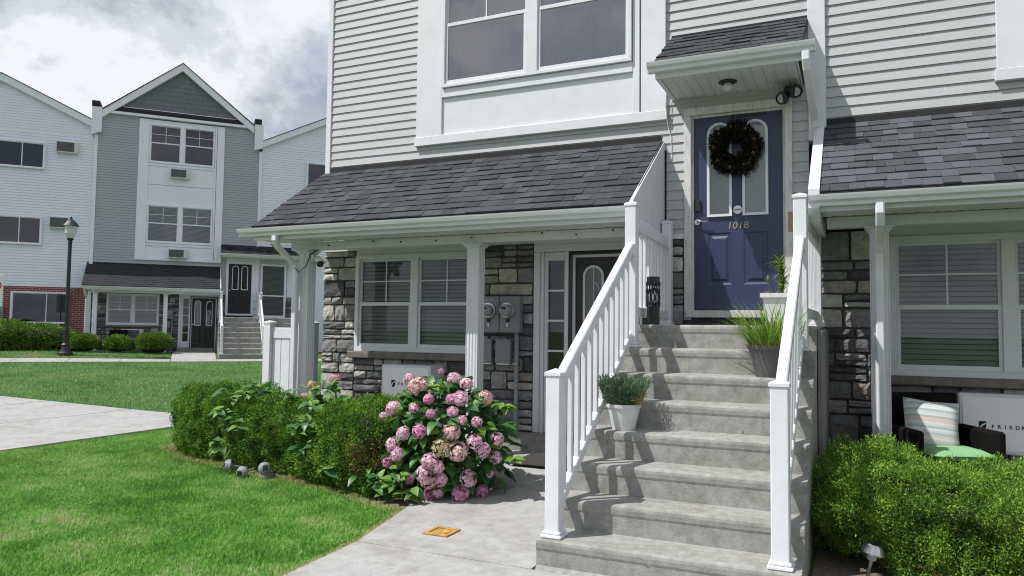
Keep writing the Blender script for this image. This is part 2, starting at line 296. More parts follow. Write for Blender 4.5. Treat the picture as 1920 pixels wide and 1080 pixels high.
    def build(s, name, m, parent=None, smooth=False, color=None, kind=None):
        me = s.mesh(name, OFF[parent.name] if parent is not None else (0, 0, 0)); me.materials.append(MATS[m])
        if smooth: me.shade_smooth()
        o = bpy.data.objects.new(name, me); link(o, parent)
        if parent is None: OFF[o.name] = Vector((0, 0, 0))
        if color: o.color = (*color, 1)
        if kind: o['kind'] = kind
        return o
def single(name, mb, m, label, cat, group=None, smooth=False, base=None):
    """a thing that is one mesh; origin at its base"""
    xs = [p[0] for p in mb.v]; ys = [p[1] for p in mb.v]; zs = [p[2] for p in mb.v]
    b = base or ((min(xs)+max(xs))/2, (min(ys)+max(ys))/2, min(zs))
    me = mb.mesh(name, b); me.materials.append(MATS[m])
    if smooth: me.shade_smooth()
    o = bpy.data.objects.new(name, me); COL.objects.link(o); o.location = b; OFF[o.name] = Vector(b)
    return tag(o, label, cat, group)
def np_mesh(name, verts, faces, m, parent=None, base=None, smooth=False):
    """fast mesh from numpy arrays; faces all the same size"""
    off = np.array(OFF[parent.name] if parent is not None else (base or (0, 0, 0)), dtype=float)
    me = bpy.data.meshes.new(name); v = (verts - off).astype(np.float32); nf, k = faces.shape
    me.vertices.add(len(v)); me.vertices.foreach_set('co', v.ravel()); me.loops.add(nf*k); me.loops.foreach_set('vertex_index', faces.astype(np.int32).ravel())
    me.polygons.add(nf); me.polygons.foreach_set('loop_start', np.arange(0, nf*k, k, dtype=np.int32))
    me.update(calc_edges=True); me.materials.append(MATS[m])
    if smooth: me.shade_smooth()
    o = bpy.data.objects.new(name, me); link(o, parent)
    if parent is None: o.location = off; OFF[o.name] = Vector(off)
    return o
def text_mesh(txt, size, name, m, parent, loc, rot=(math.pi/2, 0, 0), spacing=1.0, ext=0.001, bold=0.0, shear=0.0):
    cu = bpy.data.curves.new(name, 'FONT'); cu.body = txt; cu.size = size; cu.extrude = ext; cu.space_character = spacing; cu.offset = bold; cu.resolution_u = 3; cu.shear = shear
    tmp = bpy.data.objects.new('tmp', cu); COL.objects.link(tmp); bpy.context.view_layer.update()
    me = bpy.data.meshes.new_from_object(tmp.evaluated_get(bpy.context.evaluated_depsgraph_get())); bpy.data.objects.remove(tmp); bpy.data.curves.remove(cu)
    me.name = name; me.materials.clear(); me.materials.append(MATS[m])
    o = bpy.data.objects.new(name, me); link(o, parent); o.location = Vector(loc) - OFF[parent.name]; o.rotation_euler = rot; return o
def ss(a, b, x): t_ = np.clip((np.asarray(x, dtype=float)-a)/(b-a), 0, 1); return t_*t_*(3-2*t_)

# ---------------------------------------------------------------- ground
FX, FY, FT, FZ = -21.458, 14.549, 0.8401, 0.258      # the other building's place and turn
def far_local(x, y):
    qx, qy = np.asarray(x)-FX, np.asarray(y)-FY; c, s = math.cos(FT), math.sin(FT); return c*qx+s*qy, -s*qx+c*qy
def far_world(x, y, z=0.0):
    c, s = math.cos(FT), math.sin(FT); return (FX+c*x-s*y, FY+s*x+c*y, FZ+z)
def gz(x, y):
    x = np.asarray(x, dtype=float); y = np.asarray(y, dtype=float); xl, yl = far_local(x, y)
    return -1.70 + 0.14*ss(-2.6, -0.3, y)*ss(-7.2, -6.0, x) + 0.26*np.clip((yl+18)/14.2, 0, 1) + 0.15*ss(-3.9, -2.2, yl) + 0.10*ss(-1.0, -6.0, xl)*ss(-6, -2.5, yl)
def axis(pts):
    out = []
    for a, b, st in pts: out += list(np.arange(a, b, st))
    return np.array(out)
gx = axis([(-400, -60, 20), (-60, -36, 2.0), (-36, 4, 0.5), (4, 20, 2.0), (20, 401, 20)]); gy = axis([(-300, -10, 10), (-10, 3, 0.4), (3, 30, 0.6), (30, 60, 3), (60, 401, 20)])
GX, GY = np.meshgrid(gx, gy, indexing='ij'); GV = np.stack([GX.ravel(), GY.ravel(), gz(GX, GY).ravel()], 1)
ii, jj = np.meshgrid(np.arange(len(gx)-1), np.arange(len(gy)-1), indexing='ij'); n_ = len(gy); a_ = (ii*n_+jj).ravel()
ground = np_mesh('ground', GV, np.stack([a_, a_+n_, a_+n_+1, a_+1], 1), 'lawn_soil', smooth=True); ground['kind'] = 'structure'
def sheet(name, corners, m, lift, parent=None, nx=8, ny=8, thick=0.12):
    """a slab with four corners (x,y) laid on the ground"""
    a, b, c, d = [np.array(p, dtype=float) for p in corners]; mb = MB()
    for top in (1, 0):
        for i in range(nx+1):
            for j in range(ny+1):
                u, v = i/nx, j/ny; p = (a*(1-u)+b*u)*(1-v) + (d*(1-u)+c*u)*v
                mb.v.append((p[0], p[1], float(gz(p[0], p[1])) + (lift if top else lift-thick)))
    w = ny+1; T_ = (nx+1)*w
    for i in range(nx):
        for j in range(ny): k = i*w+j; mb.f.append((k, k+w, k+w+1, k+1)); mb.f.append((T_+k+1, T_+k+w+1, T_+k+w, T_+k))
    for i in range(nx): mb.f.append((i*w, T_+i*w, T_+(i+1)*w, (i+1)*w)); mb.f.append((i*w+ny, (i+1)*w+ny, T_+(i+1)*w+ny, T_+i*w+ny))
    for j in range(ny): mb.f.append((j, j+1, T_+j+1, T_+j)); mb.f.append((nx*w+j, T_+nx*w+j, T_+nx*w+j+1, nx*w+j+1))
    return mb.build(name, m, parent)
def structure(name):
    o = bpy.data.objects.new(name, None); COL.objects.link(o); o['kind'] = 'structure'; OFF[o.name] = Vector((0, 0, 0)); return o
walk = structure('front_walkway')
def wl(y): return float(np.interp(y, [-7, -4.24, -3.46, -2.55, -2.0, -0.2], [-1.40, -1.53, -1.587, -1.80, -1.95, -2.0]))
ys_ = [-7.0, -5.2, -3.5, -1.9, -0.25]
for y0, y1 in zip(ys_[:-1], ys_[1:]):
    x1 = 1.55 if y1 <= -3.49 else -0.285
    sheet('slab', [(wl(y0+.004), y0+.004), (x1, y0+.004), (x1, y1-.004), (wl(y1-.004), y1-.004)], 'concrete', 0.022, walk, nx=6, ny=8)
cross = structure('side_pavement')
xs_ = [-16.6, -14.3, -12.0, -9.8, -7.42]; yr = [-8.0, -5.6, -3.4, -1.15, 1.18]
for i in range(4):
    for j in range(4): sheet('slab', [(xs_[i]+.014, yr[j]+.006), (xs_[i+1]-.014, yr[j]+.006), (xs_[i+1]-.014, yr[j+1]-.006), (xs_[i]+.014, yr[j+1]-.006)], 'concrete', 0.02, cross, nx=4, ny=4)
sheet('slab', [(-7.405, 0.0), (-6.0, 0.0), (-6.0, 1.18), (-7.405, 1.18)], 'concrete', 0.02, cross, nx=4, ny=4)
fpath = structure('footpath')
def fsheet(name, x0, x1, y0, y1, m, parent, lift=0.02, nx=4, ny=3):
    return sheet(name, [far_world(x0, y0)[:2], far_world(x1, y0)[:2], far_world(x1, y1)[:2], far_world(x0, y1)[:2]], m, lift, parent, nx, ny)
for k in range(12): fsheet('slab', -19.9+k*1.5, -18.42+k*1.5, -4.9, -3.75, 'concrete', fpath)
fsheet('slab', -1.9, -0.45, -4.9, -0.1, 'concrete', fpath, lift=0.024, nx=3, ny=8); fsheet('slab', -0.44, 3.2, -4.9, -3.75, 'concrete', fpath)
# planting beds: bare dry soil showing at the foot of the hedge
bed = structure('planting_bed')
HF = [(-5.98, -1.05), (-5.85, -1.50), (-5.2, -1.80), (-4.2, -2.00), (-3.3, -2.14), (-2.6, -2.34), (-2.1, -2.55), (-1.82, -2.60)]
HB = [(-5.6, -0.9), (-5.3, -0.75), (-4.6, -0.7), (-3.9, -0.6), (-3.2, -0.6), (-2.6, -0.6), (-2.25, -0.7), (-2.02, -0.8)]
for k in range(len(HF)-1): sheet('soil_patch', [HF[k], HF[k+1], HB[k+1], HB[k]], 'mulch', 0.004, bed, nx=3, ny=6, thick=0.05)
sheet('soil_patch', [(1.28, -3.44), (5.2, -3.44), (5.2, -1.1), (1.28, -1.1)], 'mulch', 0.012, bed, nx=6, ny=6, thick=0.05)
porch_floor = structure('porch_floor')
sheet('slab', [(-4.75, -0.9), (-2.05, -0.9), (-2.02, -0.24), (-4.75, -0.24)], 'concrete', 0.03, porch_floor, nx=4, ny=4)
sheet('slab', [(1.32, -1.08), (5.2, -1.08), (5.2, -0.1), (1.32, -0.1)], 'concrete', 0.03, porch_floor, nx=4, ny=4)

# ---------------------------------------------------------------- house pieces
D = 0.1016; Z0 = 3.905
STONE_PAL = [((0.20, 0.20, 0.20), 26), ((0.13, 0.132, 0.14), 22), ((0.07, 0.071, 0.077), 15), ((0.28, 0.28, 0.275), 17), ((0.42, 0.41, 0.385), 11), ((0.22, 0.19, 0.165), 4), ((0.52, 0.505, 0.48), 4)]
def pal(rng, pale=0.0):
    if rng.random() < pale: return rng.choice([(0.38, 0.37, 0.35), (0.30, 0.29, 0.28), (0.44, 0.43, 0.40)])
    c = rng.choices([p[0] for p in STONE_PAL], [p[1] for p in STONE_PAL])[0]; k = rng.uniform(0.85, 1.18); return tuple(x*k for x in c)
def stone_mb(x0, x1, z0, z1, rng, nx=4, nz=3, wall_y=0.02):
    mb = MB(); g = 0.006; x0 += g; x1 -= g; z0 += g; z1 -= g; dep = rng.uniform(0.012, 0.045)
    w, h = x1-x0, z1-z0; tx, tz = rng.uniform(-.012, .012), rng.uniform(-.012, .012)
    for i in range(nx+1):
        for j in range(nz+1):
            u, v = i/nx, j/nz; edge = i in (0, nx) or j in (0, nz)
            jx = 0 if i in (0, nx) else rng.uniform(-.18, .18)*w/nx; jz = 0 if j in (0, nz) else rng.uniform(-.18, .18)*h/nz
            ex = rng.uniform(0, 0.008)*(1 if i == 0 else -1 if i == nx else 0); ez = rng.uniform(0, 0.008)*(1 if j == 0 else -1 if j == nz else 0)
            if i in (0, nx) and j in (0, nz): cr = rng.uniform(.0, .010); ex += cr*(1 if i == 0 else -1); ez += cr*.7*(1 if j == 0 else -1)
            y = -(dep*(0.66 if edge else 1.0) + rng.uniform(-.009, .009) + tx*(u-.5) + tz*(v-.5))
            mb.v.append((x0+u*w+jx+ex, y, z0+v*h+jz+ez))
    W = nz+1
    for i in range(nx):
        for j in range(nz): k = i*W+j; mb.f.append((k, k+W, k+W+1, k+1))
    rim = [i*W for i in range(nx+1)] + [nx*W+j for j in range(1, nz+1)] + [i*W+nz for i in range(nx-1, -1, -1)] + [j for j in range(nz-1, 0, -1)]
    n0 = len(mb.v); m = len(rim)
    for r_ in rim: p = mb.v[r_]; mb.v.append((p[0], wall_y, p[2]))
    for k in range(m): mb.f.append((rim[(k+1) % m], rim[k], n0+k, n0+(k+1) % m))
    return mb
def pane(x0, x1, z0, z1, y, m, parent):
    return MB().add([(x0, y, z0), (x1, y, z0), (x1, y, z1), (x0, y, z1)], [(0, 1, 2, 3)]).build('pane', m, parent)
def each(name, m, parent, boxes, c=.006):
    return [MB().cbox(*q, c).build(name, m, parent) for q in boxes]
class StoneWall:
    def __init__(s, parent, split, seed): s.part = MB(); s.parent = parent; s.split = split; s.rng = random.Random(seed); s.todo = []
    def one(s, x0, x1, z0, z1, c=None, pale=0.0): s.todo.append((x0, x1, z0, z1, c or pal(s.rng, pale)))
    def fill(s, x0, x1, z0, z1, pale=0.0, big=1.0):
        rng = s.rng; z = z0
        while z < z1-0.02:
            h = rng.choice([0.07, 0.10, 0.13, 0.17, 0.21])*big
            if z1-z-h < 0.07: h = z1-z
            x = x0
            while x < x1-0.02:
                w = (rng.uniform(0.11, 0.40) if h < 0.15 else rng.uniform(0.13, 0.36))*big
                if x1-x-w < 0.10: w = x1-x
                if w > 0.5: w = w/2
                if h > 0.12 and rng.random() < 0.36:
                    k = rng.uniform(.4, .6)*h; s.one(x, x+w, z, z+k, pale=pale); s.one(x, x+w, z+k, z+h, pale=pale)
                else: s.one(x, x+w, z, z+h, pale=pale)
                x += w
            z += h
    def done(s, rects):
        walls = [MB().box(x0, x1, 0.006, 0.118, z0, z1).build('stone_wall', 'mortar', s.parent) for (x0, x1, z0, z1) in rects]
        groups = {}
        for (x0, x1, z0, z1, c) in s.todo:
            mx_, mz_ = (x0+x1)/2, (z0+z1)/2; k = min(range(len(rects)), key=lambda i: max(rects[i][0]-mx_, mx_-rects[i][1], 0)+max(rects[i][2]-mz_, mz_-rects[i][3], 0))
            if s.split: stone_mb(x0, x1, z0, z1, s.rng).build('stone', 'stone', walls[k], color=c)
            else:
                q = (k, tuple(round(v*12)/12 for v in c)); m = stone_mb(x0, x1, z0, z1, s.rng, 2, 2); g = groups.setdefault(q, MB()); g.add(m.v, m.f)
        for (k, q), g in groups.items(): g.build('stonework', 'stone', walls[k], color=q, kind='stuff')
        return walls
def siding(parent, rects, m, split, name='siding_wall', zmax=4.5, y=0.0):
    lip = .017 if split else .018
    for (x0, x1, z0, z1) in rects:
        w = MB().box(x0, x1, y+0.008, y+0.118, z0, z1).build(name, m, parent); joined = MB()
        k0 = int(math.floor((Z0-z1)/D))-1; k1 = int(math.ceil((Z0-z0)/D))+1
        for k in range(k0, k1):
            b, t_ = Z0-k*D, Z0-k*D+D; lo, hi = max(b, z0), min(t_, z1)
            if hi-lo < 0.008: continue
            yb = -lip + (lip-.003)*(lo-b)/D; yt = -lip + (lip-.003)*(hi-b)/D
            prof = [(y+yb, lo), (y+yt, hi), (y+0.008, hi), (y+0.008, lo)]
            if split and lo < zmax:
                MB().prism(prof, x0, x1, 'x').build('siding_board', m, w)
            else: joined.prism(prof, x0, x1, 'x')
        if joined.v: joined.build('siding_boards', m, w, kind='stuff')
def siding_gable(parent, pts_fn, x0, x1, z0, z1, m, y=0.0, step=D, name='siding_boards'):
    """boards under a sloping roof line: pts_fn(z) gives the x range at that height"""
    mb = MB(); z = z0
    while z < z1:
        a, b = pts_fn(z+step*0.5)
        if b-a > 0.05: mb.prism([(y-0.013, z), (y-0.003, z+step), (y+0.06, z+step), (y+0.06, z)], a, b, 'x')
        z += step
    return mb.build(name, m, parent, kind='stuff')
SHM = {}
def shingle_mesh(w, L, t_):
    key = (round(w, 3), round(L, 3), round(t_, 4))
    if key not in SHM:
        mb = MB().add([(0, 0, 0.001), (w, 0, 0.001), (w, L, 0.001), (0, L, 0.001), (0.002, 0.0, t_), (w-0.002, 0.0, t_), (w, L, 0.003), (0, L, 0.003)], [(3, 2, 1, 0), (4, 5, 6, 7), (0, 1, 5, 4), (1, 2, 6, 5), (2, 3, 7, 6), (3, 0, 4, 7)])
        me = mb.mesh('shingle'); me.materials.append(MATS['shingle']); SHM[key] = me
    return SHM[key]
def shingle_roof(parent, x0, x1, yw, zw, ye, ze, split, seed, xl_fn=None, name='porch_roof', base=0.05, contrast=1.0, under=True):
    rng = random.Random(seed); a = math.atan2(zw-ze, yw-ye); L = math.hypot(zw-ze, yw-ye); deck = MB()
    nx, nz = -math.sin(a), math.cos(a); th = 0.03
    deck.prism([(yw, zw-0.004), (ye, ze-0.004), (ye-nx*0, ze-th), (yw, zw-th-0.01)], x0, x1, 'x')
    roof = deck.build(name, 'roof_dark', parent); off = OFF[roof.name]
    rows = max(2, int(round(L/0.143))); e = L/rows; joined = {}
    for r_ in range(rows):
        x = x0 - rng.uniform(0, .14)
        while x < x1-0.02:
            w = rng.choice([0.12, 0.14, 0.16, 0.18, 0.22]); xa = max(x, x0)
            if x+w > x1-0.04: wv = x1-xa
            else: wv = x+w-xa
            x += w
            if wv < 0.03: continue
            lum = base*rng.choice([0.6, 0.75, 0.88, 1.0, 1.0, 1.15, 1.35, 1.6]); lum = base + (lum-base)*contrast
            t_ = rng.choice([0.010, 0.014, 0.019]); Lr = e+0.03 if r_ < rows-1 else e
            yy = ye + (yw-ye)*r_/rows; zz = ze + (zw-ze)*r_/rows
            if split:
                o = bpy.data.objects.new('shingle', shingle_mesh(wv, Lr, t_)); link(o, roof); o.location = Vector((xa, yy, zz))-off; o.rotation_euler = (a, 0, 0); o.color = (lum*0.91, lum*0.99, lum*1.11, 1)
                if x >= x1-0.04: break
            else:
                q = round(lum*60)/60; g = joined.setdefault(q, MB()); c_, s_ = math.cos(a), math.sin(a)
                g.add([(xa+px, yy+py*c_-pz*s_, zz+py*s_+pz*c_) for px, py, pz in [(0, 0, 0), (wv, 0, 0), (wv, Lr, 0.001), (0, Lr, 0.001), (0, 0, t_), (wv, 0, t_), (wv, Lr, 0.003), (0, Lr, 0.003)]], [(4, 5, 6, 7), (0, 1, 5, 4), (1, 2, 6, 5), (3, 0, 4, 7)])
                if x >= x1-0.04: break
    for q, g in joined.items(): g.build('shingles', 'shingle', roof, color=(q*0.91, q*0.99, q*1.11), kind='stuff')
    return roof
def gutter(parent, x0, x1, yback, ztop, name='gutter'):
    mb = MB(); h, w = 0.088, 0.105
    prof = [(0, 0), (-0.062, -0.0), (-0.066, 0.028), (-0.094, 0.045), (-w, 0.074), (-w-0.004, h), (-w+0.008, h), (-w+0.010, 0.07), (-0.085, 0.05), (-0.058, 0.034), (-0.055, 0.010), (-0.008, 0.010), (-0.008, h), (0, h)]
    mb.prism([(yback+p[0], ztop-h+p[1]) for p in prof], x0+.002, x1-.002, 'x')
    end = [(0, 0), (-0.062, 0), (-0.066, 0.028), (-0.094, 0.045), (-w, 0.074), (-w-0.003, h), (0, h)]
    for xe in (x0, x1-.002): mb.prism([(yback+p[0]*1.01-.001, ztop-h+p[1]-.001) for p in end], xe, xe+.002, 'x')
    return mb.build(name, 'gutter', parent)
def column(parent, x0, w, y0, z0, z1, flutes=True):
    mb = MB(); c = MB()
    if flutes:
        prof = []
        n = 4
        def side(ax, ay, bx, by, nx_, ny_):
            for i in range(n):
                for (t_, d_) in ((i/n+.04, 0), (i/n+.08, .006), ((i+1)/n-.08, .006), ((i+1)/n-.04, 0)): prof.append((ax+(bx-ax)*t_-nx_*d_, ay+(by-ay)*t_-ny_*d_))
        x1_, y1_ = x0+w, y0+w
        side(x0, y0, x1_, y0, 0, -1); side(x1_, y0, x1_, y1_, 1, 0); side(x1_, y1_, x0, y1_, 0, 1); side(x0, y1_, x0, y0, -1, 0)
        mb.prism(prof, z0+.09, z1-.05, 'z')
    else: mb.cbox(x0, x0+w, y0, y0+w, z0, z1-.05, .008)
    o = mb.build('porch_column', 'trim', parent)
    for dz, e in ((0.055, .008), (0.04, .022), (0.022, .038)): c.cbox(x0-e, x0+w+e, y0-e, y0+w+e, z1-dz, z1-dz+.019, .004)
    c.build('capital', 'trim', o); b = MB().cbox(x0-.018, x0+w+.018, y0-.018, y0+w+.018, z0, z0+.088, .01).build('column_base', 'trim', o); return o
def blind(parent, x0, x1, z0, z1, y, pitch=0.048, m='blind', tilt=56):
    mb = MB(); z = z0+.01; c_, s_ = math.cos(R(tilt))*.024, math.sin(R(tilt))*.024; rng = random.Random(int(x0*100))
    while z < z1-.02:
        d = rng.uniform(-.0015, .0015); mb.add([(x0, y-c_, z-s_+d), (x1, y-c_, z-s_-d), (x1, y+c_, z+s_-d), (x0, y+c_, z+s_+d)], [(0, 1, 2, 3)]); z += pitch
    mb.box(x0, x1, y-.02, y+.01, z1-.03, z1)
    for f in (.15, .5, .85): x = x0+(x1-x0)*f; mb.box(x-.001, x+.001, y-.026, y-.0245, z0, z1)
    return mb.build('blind', m, parent)
def curtain(parent, x0, x1, z0, z1, y, m, folds=9, amp=.012):
    mb = MB(); n = folds*6
    for i in range(n+1):
        x = x0+(x1-x0)*i/n; yy = y+amp*math.sin(i*2*math.pi/6)*(0.6+.4*math.sin(i*.7)); mb.v += [(x, yy, z0), (x, yy, z1)]
    for i in range(n): mb.f.append((2*i, 2*i+2, 2*i+3, 2*i+1))
    return mb.build('curtain', m, parent, smooth=True)
def window(parent, x0, x1, z0, z1, y=0.0, units=2, mull=0.09, zmeet=None, fill='blind', glass='glass', frame=0.05, name='window', grid=True, slider=False, bk=.09):
    fm = MB(); yf = y-.035
    fm.cbox(x0, x1, yf, y+.06, z0, z0+frame, .004); fm.cbox(x0, x1, yf, y+.06, z1-frame, z1, .004)
    fm.cbox(x0, x0+frame, yf+.001, y+.06, z0+frame-.002, z1-frame+.002, .004); fm.cbox(x1-frame, x1, yf+.001, y+.06, z0+frame-.002, z1-frame+.002, .004)
    w = fm.build(name, 'trim', parent); uw = (x1-x0-2*frame-(units-1)*mull)/units
    back = MB().box(x0+.01, x1-.01, y+bk, y+bk+.008, z0+.01, z1-.01).build('room_backing', 'core', w)
    for u in range(units):
        a = x0+frame+u*(uw+mull); b = a+uw; zb, zt = z0+frame, z1-frame; zm = zmeet if zmeet else (zb+zt)/2
        if u < units-1: MB().cbox(b-.001, b+mull+.001, yf+.002, y+.06, zb-.002, zt+.002, .005).build('mullion', 'trim', w)
        s = .032
        if slider:
            sh = MB(); xm = a+uw*.62
            for (p, q, yy) in ((a, xm, y-.012), (xm-.03, b, y-.002)): sh.box(p, q, yy, yy+.02, zb, zb+.025).box(p, q, yy, yy+.02, zt-.025, zt).box(p, p+.03, yy, yy+.02, zb+.025, zt-.025).box(q-.03, q, yy, yy+.02, zb+.025, zt-.025)
            sh.build('sash', 'trim', w); pane(a, b, zb, zt, y+.006, glass, w)
        else:
            lo = MB().cbox(a, b, y-.012, y+.014, zb, zb+.045, .003).cbox(a, b, y-.012, y+.014, zm-.022, zm+.022, .003).cbox(a, a+s, y-.011, y+.014, zb+.044, zm-.021, .003).cbox(b-s, b, y-.011, y+.014, zb+.044, zm-.021, .003)
            lo.build('sash', 'trim', w)
            hi = MB().box(a, a+s*.8, y+.016, y+.036, zm, zt).box(b-s*.8, b, y+.016, y+.036, zm, zt).box(a+s*.8, b-s*.8, y+.016, y+.036, zt-.03, zt).box(a+s*.8, b-s*.8, y+.016, y+.036, zm-.02, zm+.024)
            hi.build('sash', 'trim', w)
            pane(a+s, b-s, zb+.044, zm-.021, y+.002, glass, w); pane(a+s*.8, b-s*.8, zm+.023, zt-.029, y+.026, glass, w)
            if grid: MB().box((a+b)/2-.008, (a+b)/2+.008, y+.019, y+.023, zm+.024, zt-.03).box(a+s*.8, b-s*.8, y+.0185, y+.0225, (zm+zt)/2-.008, (zm+zt)/2+.008).build('muntin', 'trim', w)
        if fill == 'blind_far': blind(w, a+.004, b-.004, zb+.01, zt, y+.062, m='blind_far')
        elif fill == 'blind': blind(w, a+.004, b-.004, zb+.01, zt, y+.062)
        elif fill == 'drape':
            curtain(w, a+.0, b-.16, zb, zt, y+.075, 'drape_pink', 8); curtain(w, b-.17, b, zb, zt, y+.06, 'drape_teal', 3); MB().box(a, b, y+.045, y+.05, zm-.07, zm-.045).build('valance', 'valance_red', w)
        elif fill == 'sheer': curtain(w, a, b, zb, zt, y+.07, 'blind', 7)
    return w
def arch(x0, x1, z0, z1, inset=0.0, n=10):
    a, b = x0+inset, x1-inset; r_ = (b-a)/2; zc = z1-inset-r_; cx = (a+b)/2
    return [(a, z0+inset), (b, z0+inset)] + [(cx+r_*math.cos(t_), zc+r_*math.sin(t_)) for t_ in [math.pi*i/n for i in range(n+1)]]
def ring_xz(outer, inner, y0, y1):
    mb = MB(); n = len(outer)
    mb.v = [(p[0], y0, p[1]) for p in outer] + [(p[0], y0, p[1]) for p in inner] + [(p[0], y1, p[1]) for p in outer] + [(p[0], y1, p[1]) for p in inner]
    for i in range(n):
        j = (i+1) % n; mb.f += [(i, j, n+j, n+i), (2*n+i, 2*n+n+i, 2*n+n+j, 2*n+j), (i, 2*n+i, 2*n+j, j), (n+i, n+j, 3*n+j, 3*n+i)]
    return mb
def arched_lite(door, x0, x1, z0, z1, y, glass='glass', sheer=True, leaded=False):
    o = ring_xz(arch(x0, x1, z0, z1), arch(x0, x1, z0, z1, .026), y-.022, y+.0).build('lite_frame', 'trim', door)
    p = arch(x0, x1, z0, z1, .02); MB().add([(q[0], y-.013, q[1]) for q in p], [tuple(range(len(p)))]).build('pane', glass, door)
    if sheer: curtain(door, x0+.015, x1-.015, z0+.02, z1-.02-(x1-x0)*.18, y-.006, 'curtain', 4, .0045)
    else: MB().prism(arch(x0, x1, z0, z1, .015), y-.003, y-.0015, 'y').build('lite_backing', 'door_black', door)
    if leaded:
        mb = MB(); cx = (x0+x1)/2; r_ = (x1-x0)/2
        for (zz, k) in ((z0+(z1-z0)*.72, .5), (z0+(z1-z0)*.45, .42), (z0+(z1-z0)*.2, .4)):
            pts = [(cx+k*r_*math.cos(t_), y-.009, zz+k*1.6*r_*math.sin(t_)) for t_ in [2*math.pi*i/12 for i in range(13)]]; mb.tube(pts, .004, 4)
        mb.tube([(cx, y-.009, z0+.03), (cx, y-.009, z1-.03)], .004, 4); mb.build('leading', 'steel', door)
def raised_panel(door, x0, x1, z0, z1, y, m):
    mb = MB(); ring_ = [(0, 0), (.018, .008), (.035, .008), (.06, -.004)]
    L = []
    for (i, dy) in ring_: L.append([(x0+i, y+dy, z0+i), (x1-i, y+dy, z0+i), (x1-i, y+dy, z1-i), (x0+i, y+dy, z1-i)])
    for q in L: mb.v += q
    for k in range(3):
        for i in range(4): j = (i+1) % 4; mb.f.append((k*4+i, k*4+j, k*4+4+j, k*4+4+i))
    mb.f.append((12, 13, 14, 15)); return mb.build('panel', m, door)
def door_slab(mb_y, x0, x1, z0, z1, holes):
    """front skin of a door with rectangular openings left for the panels"""
    mb = MB(); xs = sorted({x0, x1, *[h[0] for h in holes], *[h[1] for h in holes]}); zs = sorted({z0, z1, *[h[2] for h in holes], *[h[3] for h in holes]})
    for i in range(len(xs)-1):
        for j in range(len(zs)-1):
            cx, cz = (xs[i]+xs[i+1])/2, (zs[j]+zs[j+1])/2
            if any(h[0] < cx < h[1] and h[2] < cz < h[3] for h in holes): continue
            mb.add([(xs[i], mb_y, zs[j]), (xs[i+1], mb_y, zs[j]), (xs[i+1], mb_y, zs[j+1]), (xs[i], mb_y, zs[j+1])], [(0, 1, 2, 3)])
    mb.box(x0, x1, mb_y+.012, mb_y+.045, z0, z1); return mb
def upper_door(parent, m, near):
    y = 0.03; holes = [(.156, .396, .265, .80), (.512, .752, .265, .80)]
    d = door_slab(y, 0.003, 0.911, 0.006, 2.026, holes).build('entry_door', m, parent)
    for h in holes: raised_panel(d, *h, y, m)
    for (a, b) in ((.152, .402), (.506, .756)): arched_lite(d, a, b, .965, 1.945, y, 'glass' if near else 'glass_far', near, not near)
    if near:
        MB().tube([(.053, y-.05, .919), (.053, y-.016, .919), (.053, y-.0155, .919), (.053, y, .919)], [.012, .012, .03, .033], 16).build('handle_rose', 'steel', d)
        MB().tube([(.053, y-.045, .919), (.09, y-.05, .922), (.165, y-.046, .915)], [.010, .009, .006], 8).build('handle', 'steel', d, smooth=True)
        MB().cbox(.022, .092, y-.028, y, 1.025, 1.15, .01).build('keypad_lock', 'black_plastic', d)
        MB().tube([(.456, y-.001, 1.03), (.456, y-.003, 1.03)], .043, 20).build('sticker', 'paint_white', d)
        MB().box(.42, .492, y-.0042, y-.0034, 1.022, 1.038).build('sticker_band', 'grey_steel', d)
        text_mesh('101B', .098, 'door_number', 'brass_worn', d, (.352, y-.003, .836), ext=.003, spacing=1.08, shear=.12)
        MB().box(.40, .74, y-.012, y-.001, 1.985, 2.018).build('door_closer', 'black_metal', d)
    else: MB().tube([(.06, y-.05, .95), (.06, y, .95)], .03, 8).build('handle', 'steel', d)
    fr = MB(); y0, y1 = -.035, .10
    for (a, b, c_, e) in ((-.078, 0.0, -.10, 2.035), (.914, .99, -.10, 2.035)): fr.cbox(a, b, y0, y1, c_, e, .006)
    fr.cbox(-.078, .99, y0-.002, y1, 2.0355, 2.118, .006)
    fr.box(-.0, .018, .005, y1, 0, 2.034).box(.896, .914, .005, y1, 0, 2.034).box(.018, .896, .004, y1, 2.012, 2.034)
    fo = fr.build('door_frame', 'trim_worn' if near else 'trim', parent)
    if near: MB().cbox(.945, .99, y0-.004, y0+.02, .77, .97, .003).build('bare_wood_patch', 'wood_bare', fo)
    MB().cbox(-.06, .97, -.07, .10, -.075, -.002, .006).build('threshold', 'trim_worn' if near else 'trim', parent); MB().box(-.07, .98, -.03, .1, -.16, -.076).build('threshold_base', 'core', parent)
    return d
